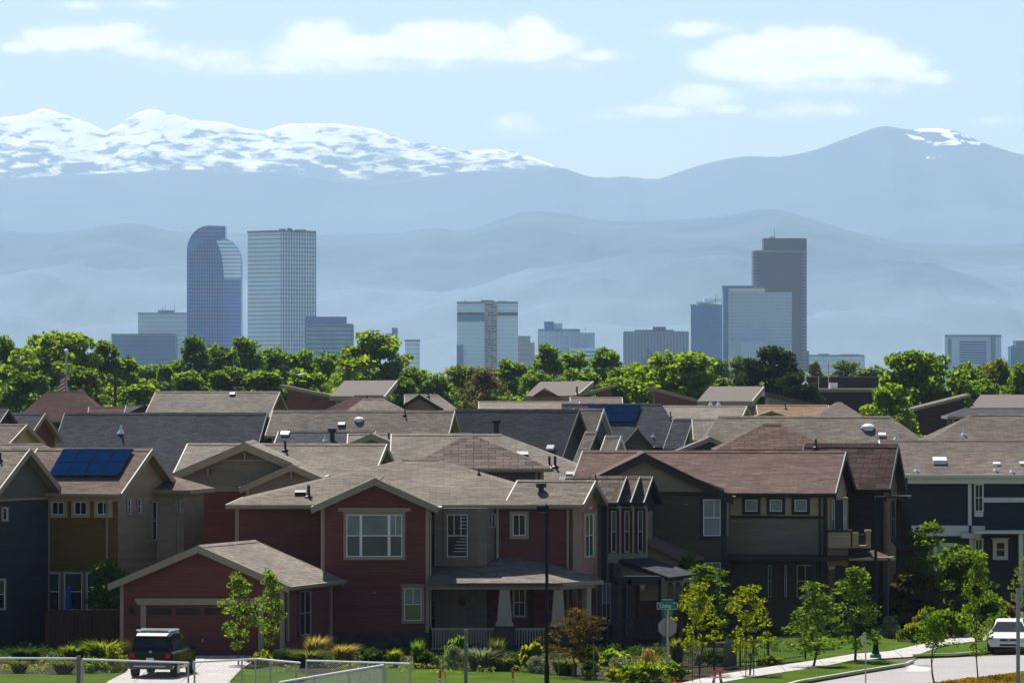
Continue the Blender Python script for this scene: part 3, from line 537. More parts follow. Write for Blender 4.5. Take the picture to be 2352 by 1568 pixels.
tower('blue office block with bands of teal windows right of the pale tower', (701, 811), 5000., 745, 'blue_low', 30, name='office_block', cat='building', extra=lambda R, Y, s, t: ([pbox(R, 'window_band', Y, 703, 808, y, y + 5.4, 'window_teal', -.4) for y in range(752, 812, 10)], pbox(R, 'upper_storey', Y, 701, 795, 727, 745, 'blue_low', 0, 25)))
tower('narrow dark lift tower poking over the big bright tree', (900, 913), 5900., 754, 'blue_low', 12, bands=('band_mid', 5, .5, (0,)), name='office_block', cat='building', extra=lambda R, Y, s, t: pbox(R, 'wing', Y, 886, 900, 765, 800, 'condo', 2, 10))
tower('small grey blue block behind the tree right of the lift tower', (930, 957, 964), 5700., 781, 'curtain_pale', bands=('band_mid', 5, .5, (0, 1)), name='office_block', cat='building')
def hotel(R, Y, s, t):
    pbox(R, 'window_band', Y, 1050, 1189.5, 717, 725, 'band_dark', -.7); pbox(R, 'glass_panel', Y, 1050, 1113, 726, 738, 'blue_mid', -.4); pbox(R, 'stair_shaft', Y, 1113, 1142, 694, 850, 'pinkish', -1.2); m = MB(); rd = random.Random(4)
    for i, y in enumerate(np.arange(697, 840, 6.2)):
        for j in range(4):
            if rd.random() < .7: m.box((X(1115 + j * 6.6, Y), Y - 2.0, Z(y + 4, Y)), (5.0 * s, 0, 0), (0, .8, 0), (0, 0, (2.2 + rd.random() * 1.6) * s))
    m.build('balconies', M['band_dark'], R); pbox(R, 'annex', Y, 1049, 1064, 792, 850, 'blue_low', -6, -1)
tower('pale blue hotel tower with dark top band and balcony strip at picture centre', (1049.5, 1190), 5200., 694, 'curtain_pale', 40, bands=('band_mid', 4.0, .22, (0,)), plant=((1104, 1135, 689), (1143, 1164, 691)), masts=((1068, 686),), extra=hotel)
tower('low rose coloured block against the centre tower', (1188, 1218), 5600., 773, 'pinkish', 25, bands=('band_mid', 5, 1.2, (0,)), name='office_block', cat='building', extra=lambda R, Y, s, t: pbox(R, 'wing', Y, 1217, 1228, 786, 850, 'pinkish', 2, 20))
def condo(R, Y, s, t):
    pbox(R, 'penthouse', Y, 1250, 1272, 738, 760, 'blue_mid', 4, 20); pbox(R, 'penthouse', Y, 1270, 1292, 742, 760, 'condo', 4, 20); pbox(R, 'wing', Y, 1330, 1366, 764, 850, 'condo', -3, 25); pbox(R, 'wing', Y, 1308, 1388, 799, 850, 'curtain_pale', -14, 0); m = MB()
    for y in range(806, 830, 9): m.box((X(1310, Y), Y - 14.5, Z(y + 4, Y)), (76 * s, 0, 0), (0, .5, 0), (0, 0, 4 * s))
    m.build('window_band', M['blue_mid'], R)
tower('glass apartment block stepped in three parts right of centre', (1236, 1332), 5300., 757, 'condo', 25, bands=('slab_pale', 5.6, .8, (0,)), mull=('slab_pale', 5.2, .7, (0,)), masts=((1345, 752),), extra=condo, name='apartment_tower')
tower('grey tower of close vertical ribs with a flat penthouse', (1433, 1581), 5600., 762, 'blue_low', 45, mull=('pinkish', 3.4, 1.3, (0,)), plant=((1458, 1548, 757), (1500, 1530, 750)))
tower('mid blue tower with white rooftop pavilion left of the white striped block', (1588, 1625, 1664), 5400., 700, 'blue_mid', bands=('blue_low', 4.2, .5, (0, 1)), extra=lambda R, Y, s, t: (pbox(R, 'pavilion', Y, 1600, 1640, 692, 701, 'white', 8, 22), pbox(R, 'pavilion_window', Y, 1607, 1630, 696, 700, 'blue_mid', 7.5, 8), pbox(R, 'roof_canopy', Y, 1618, 1662, 685, 693, 'curtain_pale', 10, 30)), masts=((1645, 674),))
def striped(R, Y, s, t):
    pbox(R, 'side_slab', Y, 1661, 1673, 656, 850, 'blue_mid', -2, 30); pbox(R, 'crown', Y, 1661, 1757, 656, 662, 'blue_mid', -1, 30); pbox(R, 'cornice', Y, 1676, 1757, 662, 671, 'white', -1.5, 30); m = MB()
    for y in np.arange(664, 800, 8.1): m.box((X(1672.5, Y), Y - 2.8, Z(y + 4, Y)), (4 * s, 0, 0), (0, .8, 0), (0, 0, 4 * s))
    m.build('balconies', M['white'], R); pbox(R, 'annex', Y, 1672, 1765, 782, 850, 'condo', -8, -3); pbox(R, 'annex_panel', Y, 1700, 1750, 786, 850, 'slab_pale', -9, -8)
tower('pale blue striped office block in front of the dark tower', (1673, 1819), 5000., 671, 'slab_pale', 40, bands=('condo', 3.4, 1.7, (0,)), extra=striped, parapet=False)
def dark(R, Y, s, t):
    pbox(R, 'upper_tower', Y, 1754, 1853, 547, 576, 'brown_dark', 1, 40); pbox(R, 'roof_house', Y, 1768, 1779, 543, 547, 'pinkish', 5, 12); pbox(R, 'podium', Y, 1845, 1858, 806, 850, 'brown_dark', 0, 20); m = MB()
    for y in np.arange(578, 850, 7.6):
        for a, b in ((1843, 1852.5), (1732, 1740)): m.box((X(a, Y), Y - .6, Z(y + 3, Y)), ((b - a) * s, 0, 0), (0, .6, 0), (0, 0, 2.6 * s))
    m.build('corner_windows', M['band_mid'], R)
    m = MB(); m.tube((X(1780, Y), Y + 8, Z(547, Y)), (X(1780, Y), Y + 8, Z(522, Y)), .3, .15, 6); m.build('mast', M['band_dark'], R)
tower('tallest dark brown tower with stepped top on the right', (1731, 1853), 5600., 576, 'brown_dark', 45, bands=('band_dark', 3.9, .28, (0,)), extra=dark)
tower('wide low pale block beside the foot of the dark tower', (1858, 1985), 5900., 816, 'curtain_pale', 30, bands=('slab_pale', 7, 3, (0,)), mull=('slab_pale', 14, 1, (0,)), name='office_block', cat='building', plant=((1880, 1905, 812), (1930, 1975, 813)))
tower('white framed block with dark louvred front at right', (2170, 2300), 5300., 770, 'slab_pale', 35, name='office_block', cat='building', extra=lambda R, Y, s, t: ([pbox(R, 'louvre', Y, 2204, 2266, y, y + 4.2, 'blue_low', -.6) for y in np.arange(783, 836, 6)], pbox(R, 'slot_window', Y, 2178, 2185, 778, 840, 'teal', -.6), pbox(R, 'slot_window', Y, 2276, 2286, 769, 840, 'teal', -1.2)))
tower('teal glass block cut by the right picture edge', (2322, 2378), 5100., 795, 'teal', 30, name='office_block', cat='building', bands=('blue_low', 4.5, .5, (0,)), extra=lambda R, Y, s, t: pbox(R, 'upper_tower', Y, 2333, 2378, 782, 796, 'teal', 1, 28))
# ------------------------------------------------------------------ houses of the front row
def house(label, px, Y, name='house', cat='house', group='houses of the neighbourhood'): return thing(name, label, cat, (X(px, Y), Y, 0), group)
def mpart(R, name, mat, fn): m = MB(); fn(m); return m.build(name, M[mat], R)

def red_house():
    R = house('large dark red two storey house with front gable and attached garage', 860, 242)
    b = ridge(R, 540, 1300, 1055, 1158, 247., 0, 14.1, 'redlow', 'roof_tan', 'trim', hip=(7.9, 6.0)); w = b.front
    for v in ((690, 1135, 'box', .8), (709, 1141, 'pipe', 1.), (1243, 1140, 'stub', 1.), (1100, 1090, 'pipe', .5)): vent(b, *v)
    fg = gfront(R, 738, 985, 1098, 1163, 237., 90, 7.5, 'red', 'roof_tan', 'trim', oh=.42, rakeh=.32); g = fg.left
    window(R, g, 796, 1181, 924, 1278, 7, up='blind', lo='blindd', header=12, fw=2.2, muntin=(829, 893, 909), label='wide three light picture window with pale blinds')
    for a, b2 in ((826, 832), (890.5, 897)): mpart(R, 'window_mullion', 'white', lambda m: g.box(m, a, b2, 1182, 1277, .01, .055))
    window(R, g, 929, 1350, 968, 1424, 6.5, up='blind', lo='gglass', muntin=(949,), header=4)
    mpart(R, 'wall_vent', 'ochretrim', lambda m: g.box(m, 856, 864, 1358, 1362, 0, .08))
    mpart(R, 'stone_base', 'stone', lambda m: (g.box(m, 737, 986, 1452, 1500, 0, .06), w.box(m, 985, 1330, 1440, 1486, 0, .1)))
    mpart(R, 'downspout', 'trim', lambda m: g.box(m, 987, 991, 1166, 1440, -.2, -.05))
    # board and batten bay beside the gable
    bay = fwall(998, 1118, 238.9); m = MB(); bay.box(m, 998, 1118, 1166, 1299, -1.2, 0); m.build('bay', M['batten'], R)
    side = Wall((X(1118, 238.9), 238.9), (X(1140, 240.2), 240.2)); mpart(R, 'bay_side', 'greytan', lambda m: side.box(m, 1118, 1140, 1166, 1299, -.3, .0))
    window(R, bay, 1027, 1181, 1074, 1278, 8, casm='batten', up='glass', lo='glass', muntin=(1043, 1059), label='tall dark stair window with white slats')
    mpart(R, 'blind_slats', 'offwhite', lambda m: [bay.box(m, 1056 - k, 1072, y, y + 1.3, .023, .028) for k, y in ((0, 1188), (0, 1196), (0, 1204), (2, 1212), (0, 1236), (8, 1243), (10, 1250), (12, 1258), (14, 1265))])
    window(R, side, 1121, 1179, 1136, 1210, 2, casm='greytan', cols=2, rail=False, fw=1.2)
    window(R, w, 989, 1184, 997, 1263, 2, up='blindd', lo='glass', fw=1.2)
    window(R, w, 1178, 1181, 1207, 1229, 7.5, up='glass', cols=2, rail=False)
    mpart(R, 'pilaster', 'column', lambda m: (w.box(m, 1240, 1254, 1164, 1302, 0, .12), w.box(m, 1140, 1146, 1166, 1290, 0, .1)))
    window(R, w, 1258, 1181, 1267, 1248, 2, fw=1.2)
    # rose coloured end gable
    e = ridge(R, 1190, 1366, 1103, 1157, 241.8, 14, 4.2, 'redlow', 'roof_tan', 'trim', oh=.35); rw = e.right; q = e.q
    mpart(R, 'rose_wall', 'pink', lambda m: m.prism([q(e.L / 2 + .004, s * e.W / 2 * .94, z) for s, z in ((1, 3), (-1, 3), (-1, e.zw), (0, e.zr - .2), (1, e.zw))], e.d * .02))
    window(R, rw, 1341, 1181, 1360, 1277, 4, casm='column', up='gglass', lo='glass', cols=2, header=2, off=.03, fw=1.3)
    mpart(R, 'porch_light', 'white', lambda m: m.cbox(rw.at(1347, 1166, .2), .12, .25, .1))
    # porch
    def porch_roof(m):
        a, bb, c, d, t1, t2 = P(984, 1338, 235.4), P(1290, 1338, 235.4), P(1384, 1331, 237.6), P(1384, 1331, 241), P(986, 1300, 239.2), P(1150, 1256, 241.5); dn = (0, 0, -.16)
        m.prism([a, bb, t2, t1], dn); m.prism([bb, c, t2], dn); m.prism([c, d, P(1200, 1254, 242.5), t2], dn)
    mpart(R, 'porch_roof', 'roof_tan', porch_roof); pw = fwall(985, 1384, 235.5); pe = Wall((X(1290, 235.4), 235.4), (X(1384, 237.6), 237.6))
    mpart(R, 'porch_beam', 'trim', lambda m: (pw.box(m, 984, 1290, 1338, 1345, -.1, .1), pw.box(m, 986, 1290, 1346, 1353, -.45, -.12), pe.box(m, 1291, 1384, 1334, 1343, -.1, .06), pe.box(m, 1291, 1372, 1344, 1351, -.4, -.12)))
    for x0, x1 in ((1141, 1177), (1266, 1299)):
        m = MB(); c = (x0 + x1) / 2
        for f0, f1, z0, z1 in ((.62, .98, 1353, 1430), (1.15, 1.15, 1430, 1437), (.75, .75, 1347, 1354)):
            h0, h1 = (x1 - x0) / 2 * f0, (x1 - x0) / 2 * f1; A = [P(c - h0, z0, 235.7), P(c + h0, z0, 235.7), P(c + h1, z1, 235.7), P(c - h1, z1, 235.7)]
            k = .3; B = [p + Vector((0, .65, 0)) for p in A]; m.add(A + B, [(0, 1, 2, 3), (4, 5, 6, 7), (0, 1, 5, 4), (1, 2, 6, 5), (2, 3, 7, 6), (3, 0, 4, 7)])
        col = m.build('porch_column', M['column'], R); m = MB(); pw.box(m, c - 24, c + 24, 1437, 1500, -.95, -.1); m.build('stone_pier', M['stone'], col)
    mpart(R, 'porch_post', 'column', lambda m: (pe.box(m, 1356, 1366, 1345, 1440, -.5, -.2)))
    for a, b2 in ((990, 1138), (1182, 1262)):
        m = MB(); pw.box(m, a, b2, 1442, 1447, -.5, -.4); pw.box(m, a, b2, 1488, 1491, -.49, -.41)
        for x in np.arange(a + 3, b2, 6.2): pw.box(m, x, x + 2.6, 1447, 1488, -.47, -.43)
        m.build('porch_railing', M['column'], R)
    mpart(R, 'porch_floor', 'trimbrown', lambda m: pw.box(m, 986, 1370, 1491, 1500, -5, -.3))
    pb = fwall(998, 1118, 239.2); mpart(R, 'porch_wall', 'batten', lambda m: pb.box(m, 998, 1118, 1300, 1490, -.8, 0))
    mpart(R, 'wreath', 'black', lambda m: (m.lathe(Vector(), [(.02, 0)], 3) if False else m.prism([pb.at(1062 + 8 * math.cos(t), 1382 + 9.5 * math.sin(t), .02) for t in np.linspace(0, 6.28, 12)[:-1]], pb.out * .1)))
    window(R, w, 990, 1356, 998, 1420, 2, up='blindd', lo='glass', fw=1.2)
    window(R, w, 1180, 1351, 1206, 1414, 4, cols=2, up='glass', lo='glass')
    mpart(R, 'door', 'trimdark', lambda m: w.box(m, 1215, 1250, 1350, 1480, 0, .05))
    hb = mpart(R, 'hanging_basket', 'flower', lambda m: m.lathe(P(1320, 1388, 236.6), [(.05, -.08), (.12, 0), (.17, .1), (.1, .2)], 8)); mpart(R, 'basket_chain', 'black', lambda m: m.tube(P(1320, 1383, 236.6), P(1320, 1346, 236.6), .01, n=4))
    # garage wing
    ga = gfront(R, 273, 653, 1252, 1342, 231., 73, 6.6, 'redlow', 'roof_beige', 'trim', oh=.42, rakeh=.32); gw = ga.left; gr = ga.front
    mpart(R, 'door_surround', 'trim', lambda m: (gw.poly(m, [(311, 1373), (621, 1373), (612, 1388), (320, 1388)], 0, .16), gw.box(m, 325, 337, 1389, 1503, 0, .1), gw.box(m, 595, 607, 1389, 1503, 0, .1)))
    m = MB(); gw.box(m, 338, 594, 1390, 1504, .003, .05)
    dr = m.build('garage_door', M['redlow'], R)
    for k in range(4):
        x = 341 + k * 64.5; m = MB(); gw.box(m, x, x + 55, 1395, 1411, .051, .06); m.build('door_window', M['glass'], dr)
    m = MB(); [gw.box(m, 338, 594, y, y + .8, .05, .054) for y in (1417, 1446, 1475)]; m.build('panel_seam', M['trimdark'], dr); m = MB(); gw.box(m, 466, 468, 1466, 1473, .05, .09); m.build('handle', M['galv'], dr)
    mpart(R, 'wall_lamp', 'black', lambda m: m.lathe(gw.at(305, 1410, .16), [(.03, 0), (.1, .08), (.12, .25), (.05, .34), (.02, .42)], 8))
    window(R, gr, 686, 1356, 713, 1457, 3, casm='redlow', fr='galv', cols=2, up='glass', lo='glass')
    mpart(R, 'downspout', 'trim', lambda m: gr.box(m, 657, 660, 1350, 1470, .02, .1))
red_house()

def row_house():
    R = house('narrow tan row house with three small dark pointed gables beside the red house', 1440, 246)
    for i, (xr, Y, wx) in enumerate(((1437, 246., 1410.5), (1467, 246.8, 1440.5), (1497, 247.6, 1471))):
        b = ridge(R, 1300 - i * 5, xr, 1094, 1153, Y, 14, 3.2, 'greytan', 'roof_course', 'navytrim', oh=.35, ohg=.3, rakeh=.2, gut=(i == 0))
        q = b.q; mpart(R, 'gable_panel', 'navytrim', lambda m: m.prism([q(b.L / 2 + .004, s * b.W / 2 * .96, z) for s, z in ((1, b.zw - .5), (-1, b.zw - .5), (-1, b.zw), (0, b.zr - .2), (1, b.zw))], b.d * .03))
        w = b.front; window(R, w, wx - 5.5, 1173, wx + 5.5, 1267, 1.5, casm='greytan', up='gglass', lo='glass', shutter=('shutter', 5), fw=1.4)
        mpart(R, 'bay_frame', 'column', lambda m: (w.box(m, wx - 15, wx + 15, 1160, 1166, 0, .12), w.box(m, wx + 13, wx + 16, 1166, 1300, 0, .12), w.box(m, wx - 14, wx + 12, 1270, 1292, 0, .06)))
        if i == 0:
            mpart(R, 'corner_post', 'navytrim', lambda m: w.box(m, 1384, 1393, 1160, 1480, 0, .12)); window(R, w, 1385, 1338, 1404, 1430, 2, cols=2, up='curtain', lo='glass', off=.14)
            vent(b, 1368, 1102, 'pipe', .5)
    dn = (0, 0, -.18)
    mpart(R, 'porch_roof', 'roof_slate', lambda m: (m.prism([P(1422, 1283, 243.6), P(1492, 1280, 245.), P(1601, 1317, 244.), P(1537, 1325, 240.2)], dn)))
    mpart(R, 'porch_fascia', 'navytrim', lambda m: (m.prism([P(1422, 1285, 243.5), P(1537, 1326, 240.1), P(1537, 1334, 240.1), P(1422, 1294, 243.5)], (0, .1, 0)), m.box(P(1408, 1342, 240.6), (2.3, 0, 0), (0, .25, 0), (0, 0, .4))))
    for x in (1409, 1441, 1511): mpart(R, 'porch_post', 'navytrim', lambda m: m.box(P(x, 1475, 240.6), (.2, 0, 0), (0, .2, 0), (0, 0, 2.9)))
    mpart(R, 'porch_gable_wall', 'olive', lambda m: m.prism([P(1426, 1298, 243.4), P(1500, 1322, 241.2), P(1426, 1322, 243.4)], (0, .1, 0)))
    m = MB()
    m.box(P(1412, 1424, 240.7), (2.0, 0, 0), (0, .12, 0), (0, 0, .1)); m.box(P(1412, 1466, 240.7), (2.0, 0, 0), (0, .12, 0), (0, 0, .1))
    for x in np.arange(1415, 1511, 6.5): m.box(P(x, 1466, 240.72), (.07, 0, 0), (0, .07, 0), (0, 0, .85))
    m.build('porch_railing', M['navytrim'], R)
    mpart(R, 'porch_floor', 'trimdark', lambda m: m.box(P(1405, 1500, 240.6), (2.4, 0, 0), (0, 3, 0), (0, 0, .5)))
    bw = fwall(1475, 1512, 243.2); mpart(R, 'back_wall', 'tan', lambda m: bw.box(m, 1470, 1520, 1330, 1378, -.1, 0)); mpart(R, 'lower_back_wall', 'redlow', lambda m: bw.box(m, 1466, 1520, 1378.5, 1480, -.1, .01))
    sw = Wall((X(1520, 240.5), 240.5), (X(1602, 243.8), 243.8)); sa = [(1525, 1541), (1544, 1558.5), (1562, 1580)]; m = MB()
    xs = [1519] + [k for a in sa for k in a] + [1600]
    for i in range(0, len(xs), 2): sw.box(m, xs[i], xs[i + 1], 1350, 1490, 0, .15)
    for a, b in sa:
        c, r = (a + b) / 2, (b - a) / 2
        for t0, t1 in ((180, 150), (150, 120), (120, 90), (90, 60), (60, 30), (30, 0)):
            p = [(c + r * math.cos(rad(t)), 1350 - 15 * math.sin(rad(t))) for t in (t0, t1)]; sw.poly(m, [p[0], p[1], (p[1][0], 1326), (p[0][0], 1326)], 0, .15)
    for i in range(0, len(xs), 2): sw.poly(m, [(xs[i], 1326), (xs[i + 1], 1326), (xs[i + 1], 1350), (xs[i], 1350)], 0, .15)
    m.build('arcade_wall', M['greytan'], R)
    mpart(R, 'lantern', 'lantern', lambda m: m.lathe(P(1475, 1355, 241.5), [(.06, 0), (.12, .1), (.12, .3), (.04, .4)], 8))
row_house()

def brown_house():
    R = house('wide dark brown house with maroon roof and broad front gable right of the row house', 1700, 256)
    b = ridge(R, 1340, 1938, 1036, 1131, 256., 10, 8.2, 'darkolive', 'roof_red', 'trimdark', rakeh=.34); w = b.front
    fg = gfront(R, 1290, 1668, 1040, 1139, 249.6, 90, 6, 'darkolive', 'roof_red', 'trimdark', oh=.3, rakeh=.42); g = fg.left
    mpart(R, 'gable_panel', 'olive', lambda m: g.poly(m, [(1300, 1129), (1664, 1129), (1664, 1122), (1479, 1053), (1300, 1122)], .003, .03))
    mpart(R, 'belt_trim', 'trimdark', lambda m: (g.box(m, 1292, 1670, 1129.5, 1137, 0, .08), w.box(m, 1668, 1892, 1184, 1190, 0, .1), w.box(m, 1668, 1892, 1133, 1141, 0, .09)))
    mpart(R, 'corner_post', 'trimdark', lambda m: g.box(m, 1660, 1669, 1137, 1420, 0, .1)); mpart(R, 'corner_post', 'trimdark', lambda m: w.box(m, 1891, 1901, 1141, 1275, 0, .12))
    window(R, g, 1615, 1146, 1655, 1230, 7.5, casm='trimdark', up='curtain', lo='curtain', muntin=(1640,), fw=2)
    window(R, g, 1615, 1291, 1655, 1370, 6, casm='trimdark', up='blindd', lo='glass', muntin=(1635,))
    mpart(R, 'upper_panel', 'ochre', lambda m: w.box(m, 1669, 1891, 1141.5, 1183.5, .003, .03)); mpart(R, 'lower_panel', 'greytan', lambda m: w.box(m, 1669, 1891, 1190.5, 1272, .003, .03))
    window(R, w, 1670.5, 1146, 1676, 1230, 1, casm='trimdark', up='curtain', lo='glass', off=.1)
    for a in (1712, 1768.5, 1825.5): window(R, w, a, 1146.5, a + 28, 1174, 7, casm='trimdark', up='curtain', rail=False, off=.03, fw=1.8)
    for a, c in ((1764, 1772), (1802, 1808), (1830, 1870)): window(R, w, a, 1297, c, 1370, 2, casm='trimdark', fr='galv', up='glass', lo='glass', cols=2 if c - a > 20 else 1)
    # deep porch that keeps the ground floor in shade
    mpart(R, 'porch_ceiling', 'trimdark', lambda m: w.box(m, 1676, 2056, 1275, 1283, .05, 2.3))
    for x in (1680, 1876, 1990, 2042): mpart(R, 'porch_post', 'trimdark', lambda m: w.box(m, x, x + 8, 1284, 1440, 1.9, 2.2))
    mpart(R, 'door', 'trimbrown', lambda m: w.box(m, 1918, 1936, 1297, 1410, 0, .06))
    # right end gable room with balcony
    r = b.right; q = b.q
    mpart(R, 'end_wall', 'tan', lambda m: m.prism([q(b.L / 2 + .004, s * b.W / 2 * .95, z) for s, z in ((1, 3), (-1, 3), (-1, b.zw), (0, b.zr - .22), (1, b.zw))], b.d * .03))
    ew = fwall(1898, 1975, 250.8); mpart(R, 'balcony_wall', 'tan', lambda m: ew.box(m, 1900, 1948, 1142, 1300, -.6, 0))
    window(R, ew, 1910, 1148, 1917, 1232, 1.5, casm='trimdark', up='gglass', lo='glass', fw=1.2); window(R, ew, 1937, 1148, 1944, 1232, 1.5, casm='trimdark', up='curtain', lo='curtain', fw=1.2)
    mpart(R, 'balcony_door', 'navytrim', lambda m: ew.box(m, 1919, 1935, 1148, 1240, .005, .05))
    bw = fwall(1898, 2004, 249.2); mpart(R, 'balcony', 'tan', lambda m: (bw.box(m, 1903, 1954, 1222, 1252, -.2, 0), bw.box(m, 1958, 1972, 1222, 1252, -.2, 0), bw.box(m, 1989, 2000, 1222, 1252, -.2, 0), bw.box(m, 1903, 2000, 1252, 1258, -1.6, 0)))
    mpart(R, 'balcony_cap', 'trimdark', lambda m: (bw.box(m, 1901, 1957, 1216, 1221.5, -.28, .06), bw.box(m, 1954.5, 1957.5, 1222, 1256, -.2, .03), bw.box(m, 1973, 1988, 1226, 1251, -.15, -.02)))
    mpart(R, 'balcony_rail_cap', 'ochre', lambda m: bw.box(m, 1986, 2001, 1216, 1221.5, -.28, .06))
    # brick block behind on the right
    k = ridge(R, 1850, 2060, 1019, 1122, 262., 14, 4.0, 'brickwall', 'roof_redcourse', 'trimdark', rakeh=.34); kw = k.front; q = k.q
    vent(k, 1874, 1028, 'pipe', .8)
    mpart(R, 'gable_panel', 'brown', lambda m: m.prism([q(k.L / 2 + .004, s * k.W / 2 * .9, z) for s, z in ((1, 3.), (-1, 3.), (-1, k.zw), (0, k.zr - .3), (1, k.zw))], k.d * .03))
    mpart(R, 'pent_roof', 'trimdark', lambda m: kw.box(m, 2030, 2094, 1137, 1139, -.3, .9)); mpart(R, 'pent_beam', 'trimdark', lambda m: kw.box(m, 2034, 2090, 1139.5, 1143, -.2, .8))
    mpart(R, 'flared_wall', 'brickwall', lambda m: m.prism([P(2062, 1147, 259.), P(2077, 1147, 259.), P(2100, 1262, 259.), P(2100, 1400, 259.), P(2062, 1400, 259.)], (0, 1.2, 0)))
    mpart(R, 'flare_trim', 'trimdark', lambda m: m.prism([P(2070, 1147, 258.8), P(2080, 1147, 258.8), P(2104, 1262, 258.8), P(2092, 1262, 258.8)], (0, .2, 0)))
    mpart(R, 'awning', 'roof_slate', lambda m: m.prism([P(2046, 1236, 258.5), P(2062, 1234, 258.8), P(2082, 1256, 257.), P(2066, 1260, 257.)], (0, 0, -.1)))
    window(R, kw, 2048, 1150, 2054, 1232, 2, casm='trimdark', fr='galv', fw=1.)
    mpart(R, 'entry_roof', 'roof_maroon', lambda m: (m.prism([P(1952, 1283, 248.2), P(2056, 1282, 248.6), P(2008, 1262, 251.), P(1962, 1266, 251.)], (0, 0, -.14))))
    mpart(R, 'entry_gutter', 'ochretrim', lambda m: m.box(P(1950, 1286, 248.1), (2.2, 0, 0), (0, .1, 0), (0, 0, .09)))
    mpart(R, 'lean_to_roof', 'roof_pink', lambda m: m.prism([P(1484, 1223, 249.3), P(1618, 1279, 249.3), P(1560, 1280, 246.8), P(1484, 1243, 246.8)], (0, 0, -.14))); mpart(R, 'lean_to_wall', 'olive', lambda m: m.prism([P(1484, 1250, 247.3), P(1560, 1284, 247.3), P(1560, 1440, 247.3), P(1484, 1440, 247.3)], (0, .12, 0)))
    mpart(R, 'wall_lamp', 'ochretrim', lambda m: m.cbox(g.at(1576, 1158, .06), .12, .1, .06))
brown_house()

def navy_house():
    R = house('dark navy house with pale trim and a large brown roof at the right edge', 2230, 284)
    b = ridge(R, 2020, 2480, 1011, 1089, 285., 0, 9.8, 'navy', 'roof_brown', 'offwhite', corners=False); w = b.front
    b2 = ridge(R, 1570, 2197, 956, 1075, 331., 0, 11, 'slatewall', 'roof_tan', 'trim', hip=(2.2, 4.2)); b3 = ridge(R, 2120, 2500, 952, 1012, 322., 0, 7, 'slatewall', 'roof_brown', 'trim', hip=(3, 0))
    for v in ((2158, 1062, 'wbox', 1.15), (2105, 1081, 'cone', .75), (2287, 1080, 'cone', .75), (2289, 1067, 'wbox', .6), (2325, 1083, 'cone', .8), (2350, 1066, 'wbox', .6)): vent(b, *v)
    for v in ((1994, 984, 'dome', .8), (2026, 1000, 'wbox', .7), (2058, 1008, 'cone', .9)): vent(b2, *v)
    vent(b3, 2214, 998, 'cone', .9)
    mpart(R, 'frieze', 'offwhite', lambda m: w.box(m, 2084, 2470, 1092, 1110, .0, .3))
    mpart(R, 'corner_board', 'offwhite', lambda m: (w.box(m, 2223, 2231, 1111, 1206, .0, .12), w.box(m, 2226, 2236, 1231, 1400, 0, .1)))
    mpart(R, 'belt_band', 'offwhite', lambda m: (w.box(m, 2086, 2224, 1206, 1230, 0, .25), w.box(m, 2231, 2262, 1207, 1219, 0, .1), w.box(m, 2258, 2470, 1142, 1153, .0, .06)))
    window(R, w, 2239, 1112, 2257, 1173, 2, casm='offwhite', cols=2, up='glass', lo='glass', off=.02, fw=1.3); mpart(R, 'window_apron', 'offwhite', lambda m: w.box(m, 2238, 2258, 1175.5, 1186, 0, .07))
    window(R, w, 2150, 1252, 2186, 1330, 6, casm='offwhite', up='curtain', lo='curtain', rail=False)
    mpart(R, 'porch_roof', 'offwhite', lambda m: w.box(m, 2230, 2470, 1216, 1222, .0, 2.4)); mpart(R, 'porch_bracket', 'offwhite', lambda m: w.box(m, 2206, 2250, 1223, 1234, .0, .9)); mpart(R, 'porch_column', 'offwhite', lambda m: w.box(m, 2331, 2341, 1223, 1400, 1.9, 2.2))
    window(R, w, 2287, 1244, 2308, 1278, 7, casm='offwhite', up='glass', header=3); window(R, w, 2240, 1238, 2256, 1300, 2.5, casm='offwhite', up='glass', cols=2)
    mpart(R, 'stone_base', 'stone', lambda m: w.box(m, 2226, 2470, 1358, 1400, 0, .15))
navy_house()

def blue_house():
    R = house('blue lap sided house with sage gable cut by the left edge', 40, 243)
    b = ridge(R, -140, 72, 1029, 1134, 242., 21, 6.2, 'blue', 'roof_tan', 'trim', rakeh=.3, ohg=.5); w = b.right; q = b.q
    mpart(R, 'gable_panel', 'sage', lambda m: m.prism([q(b.L / 2 + .004, s * b.W / 2 * k, z) for s, k, z in ((1, 1, Z(1143, 242)), (-1, 1, Z(1143, 242)), (-1, 1, b.zw), (0, 1, b.zr - .2), (1, 1, b.zw))], b.d * .02))
    mpart(R, 'belt_trim', 'trim', lambda m: w.box(m, -6, 117, 1143, 1148, 0, .07))
    window(R, w, 5, 1166, 15, 1194, 3, fw=1.2, rail=False); window(R, w, -6, 1330, 10, 1398, 2.5, up='gglass', lo='glass')
    vent(b, 1, 1058, 'pipe', .7)
blue_house()

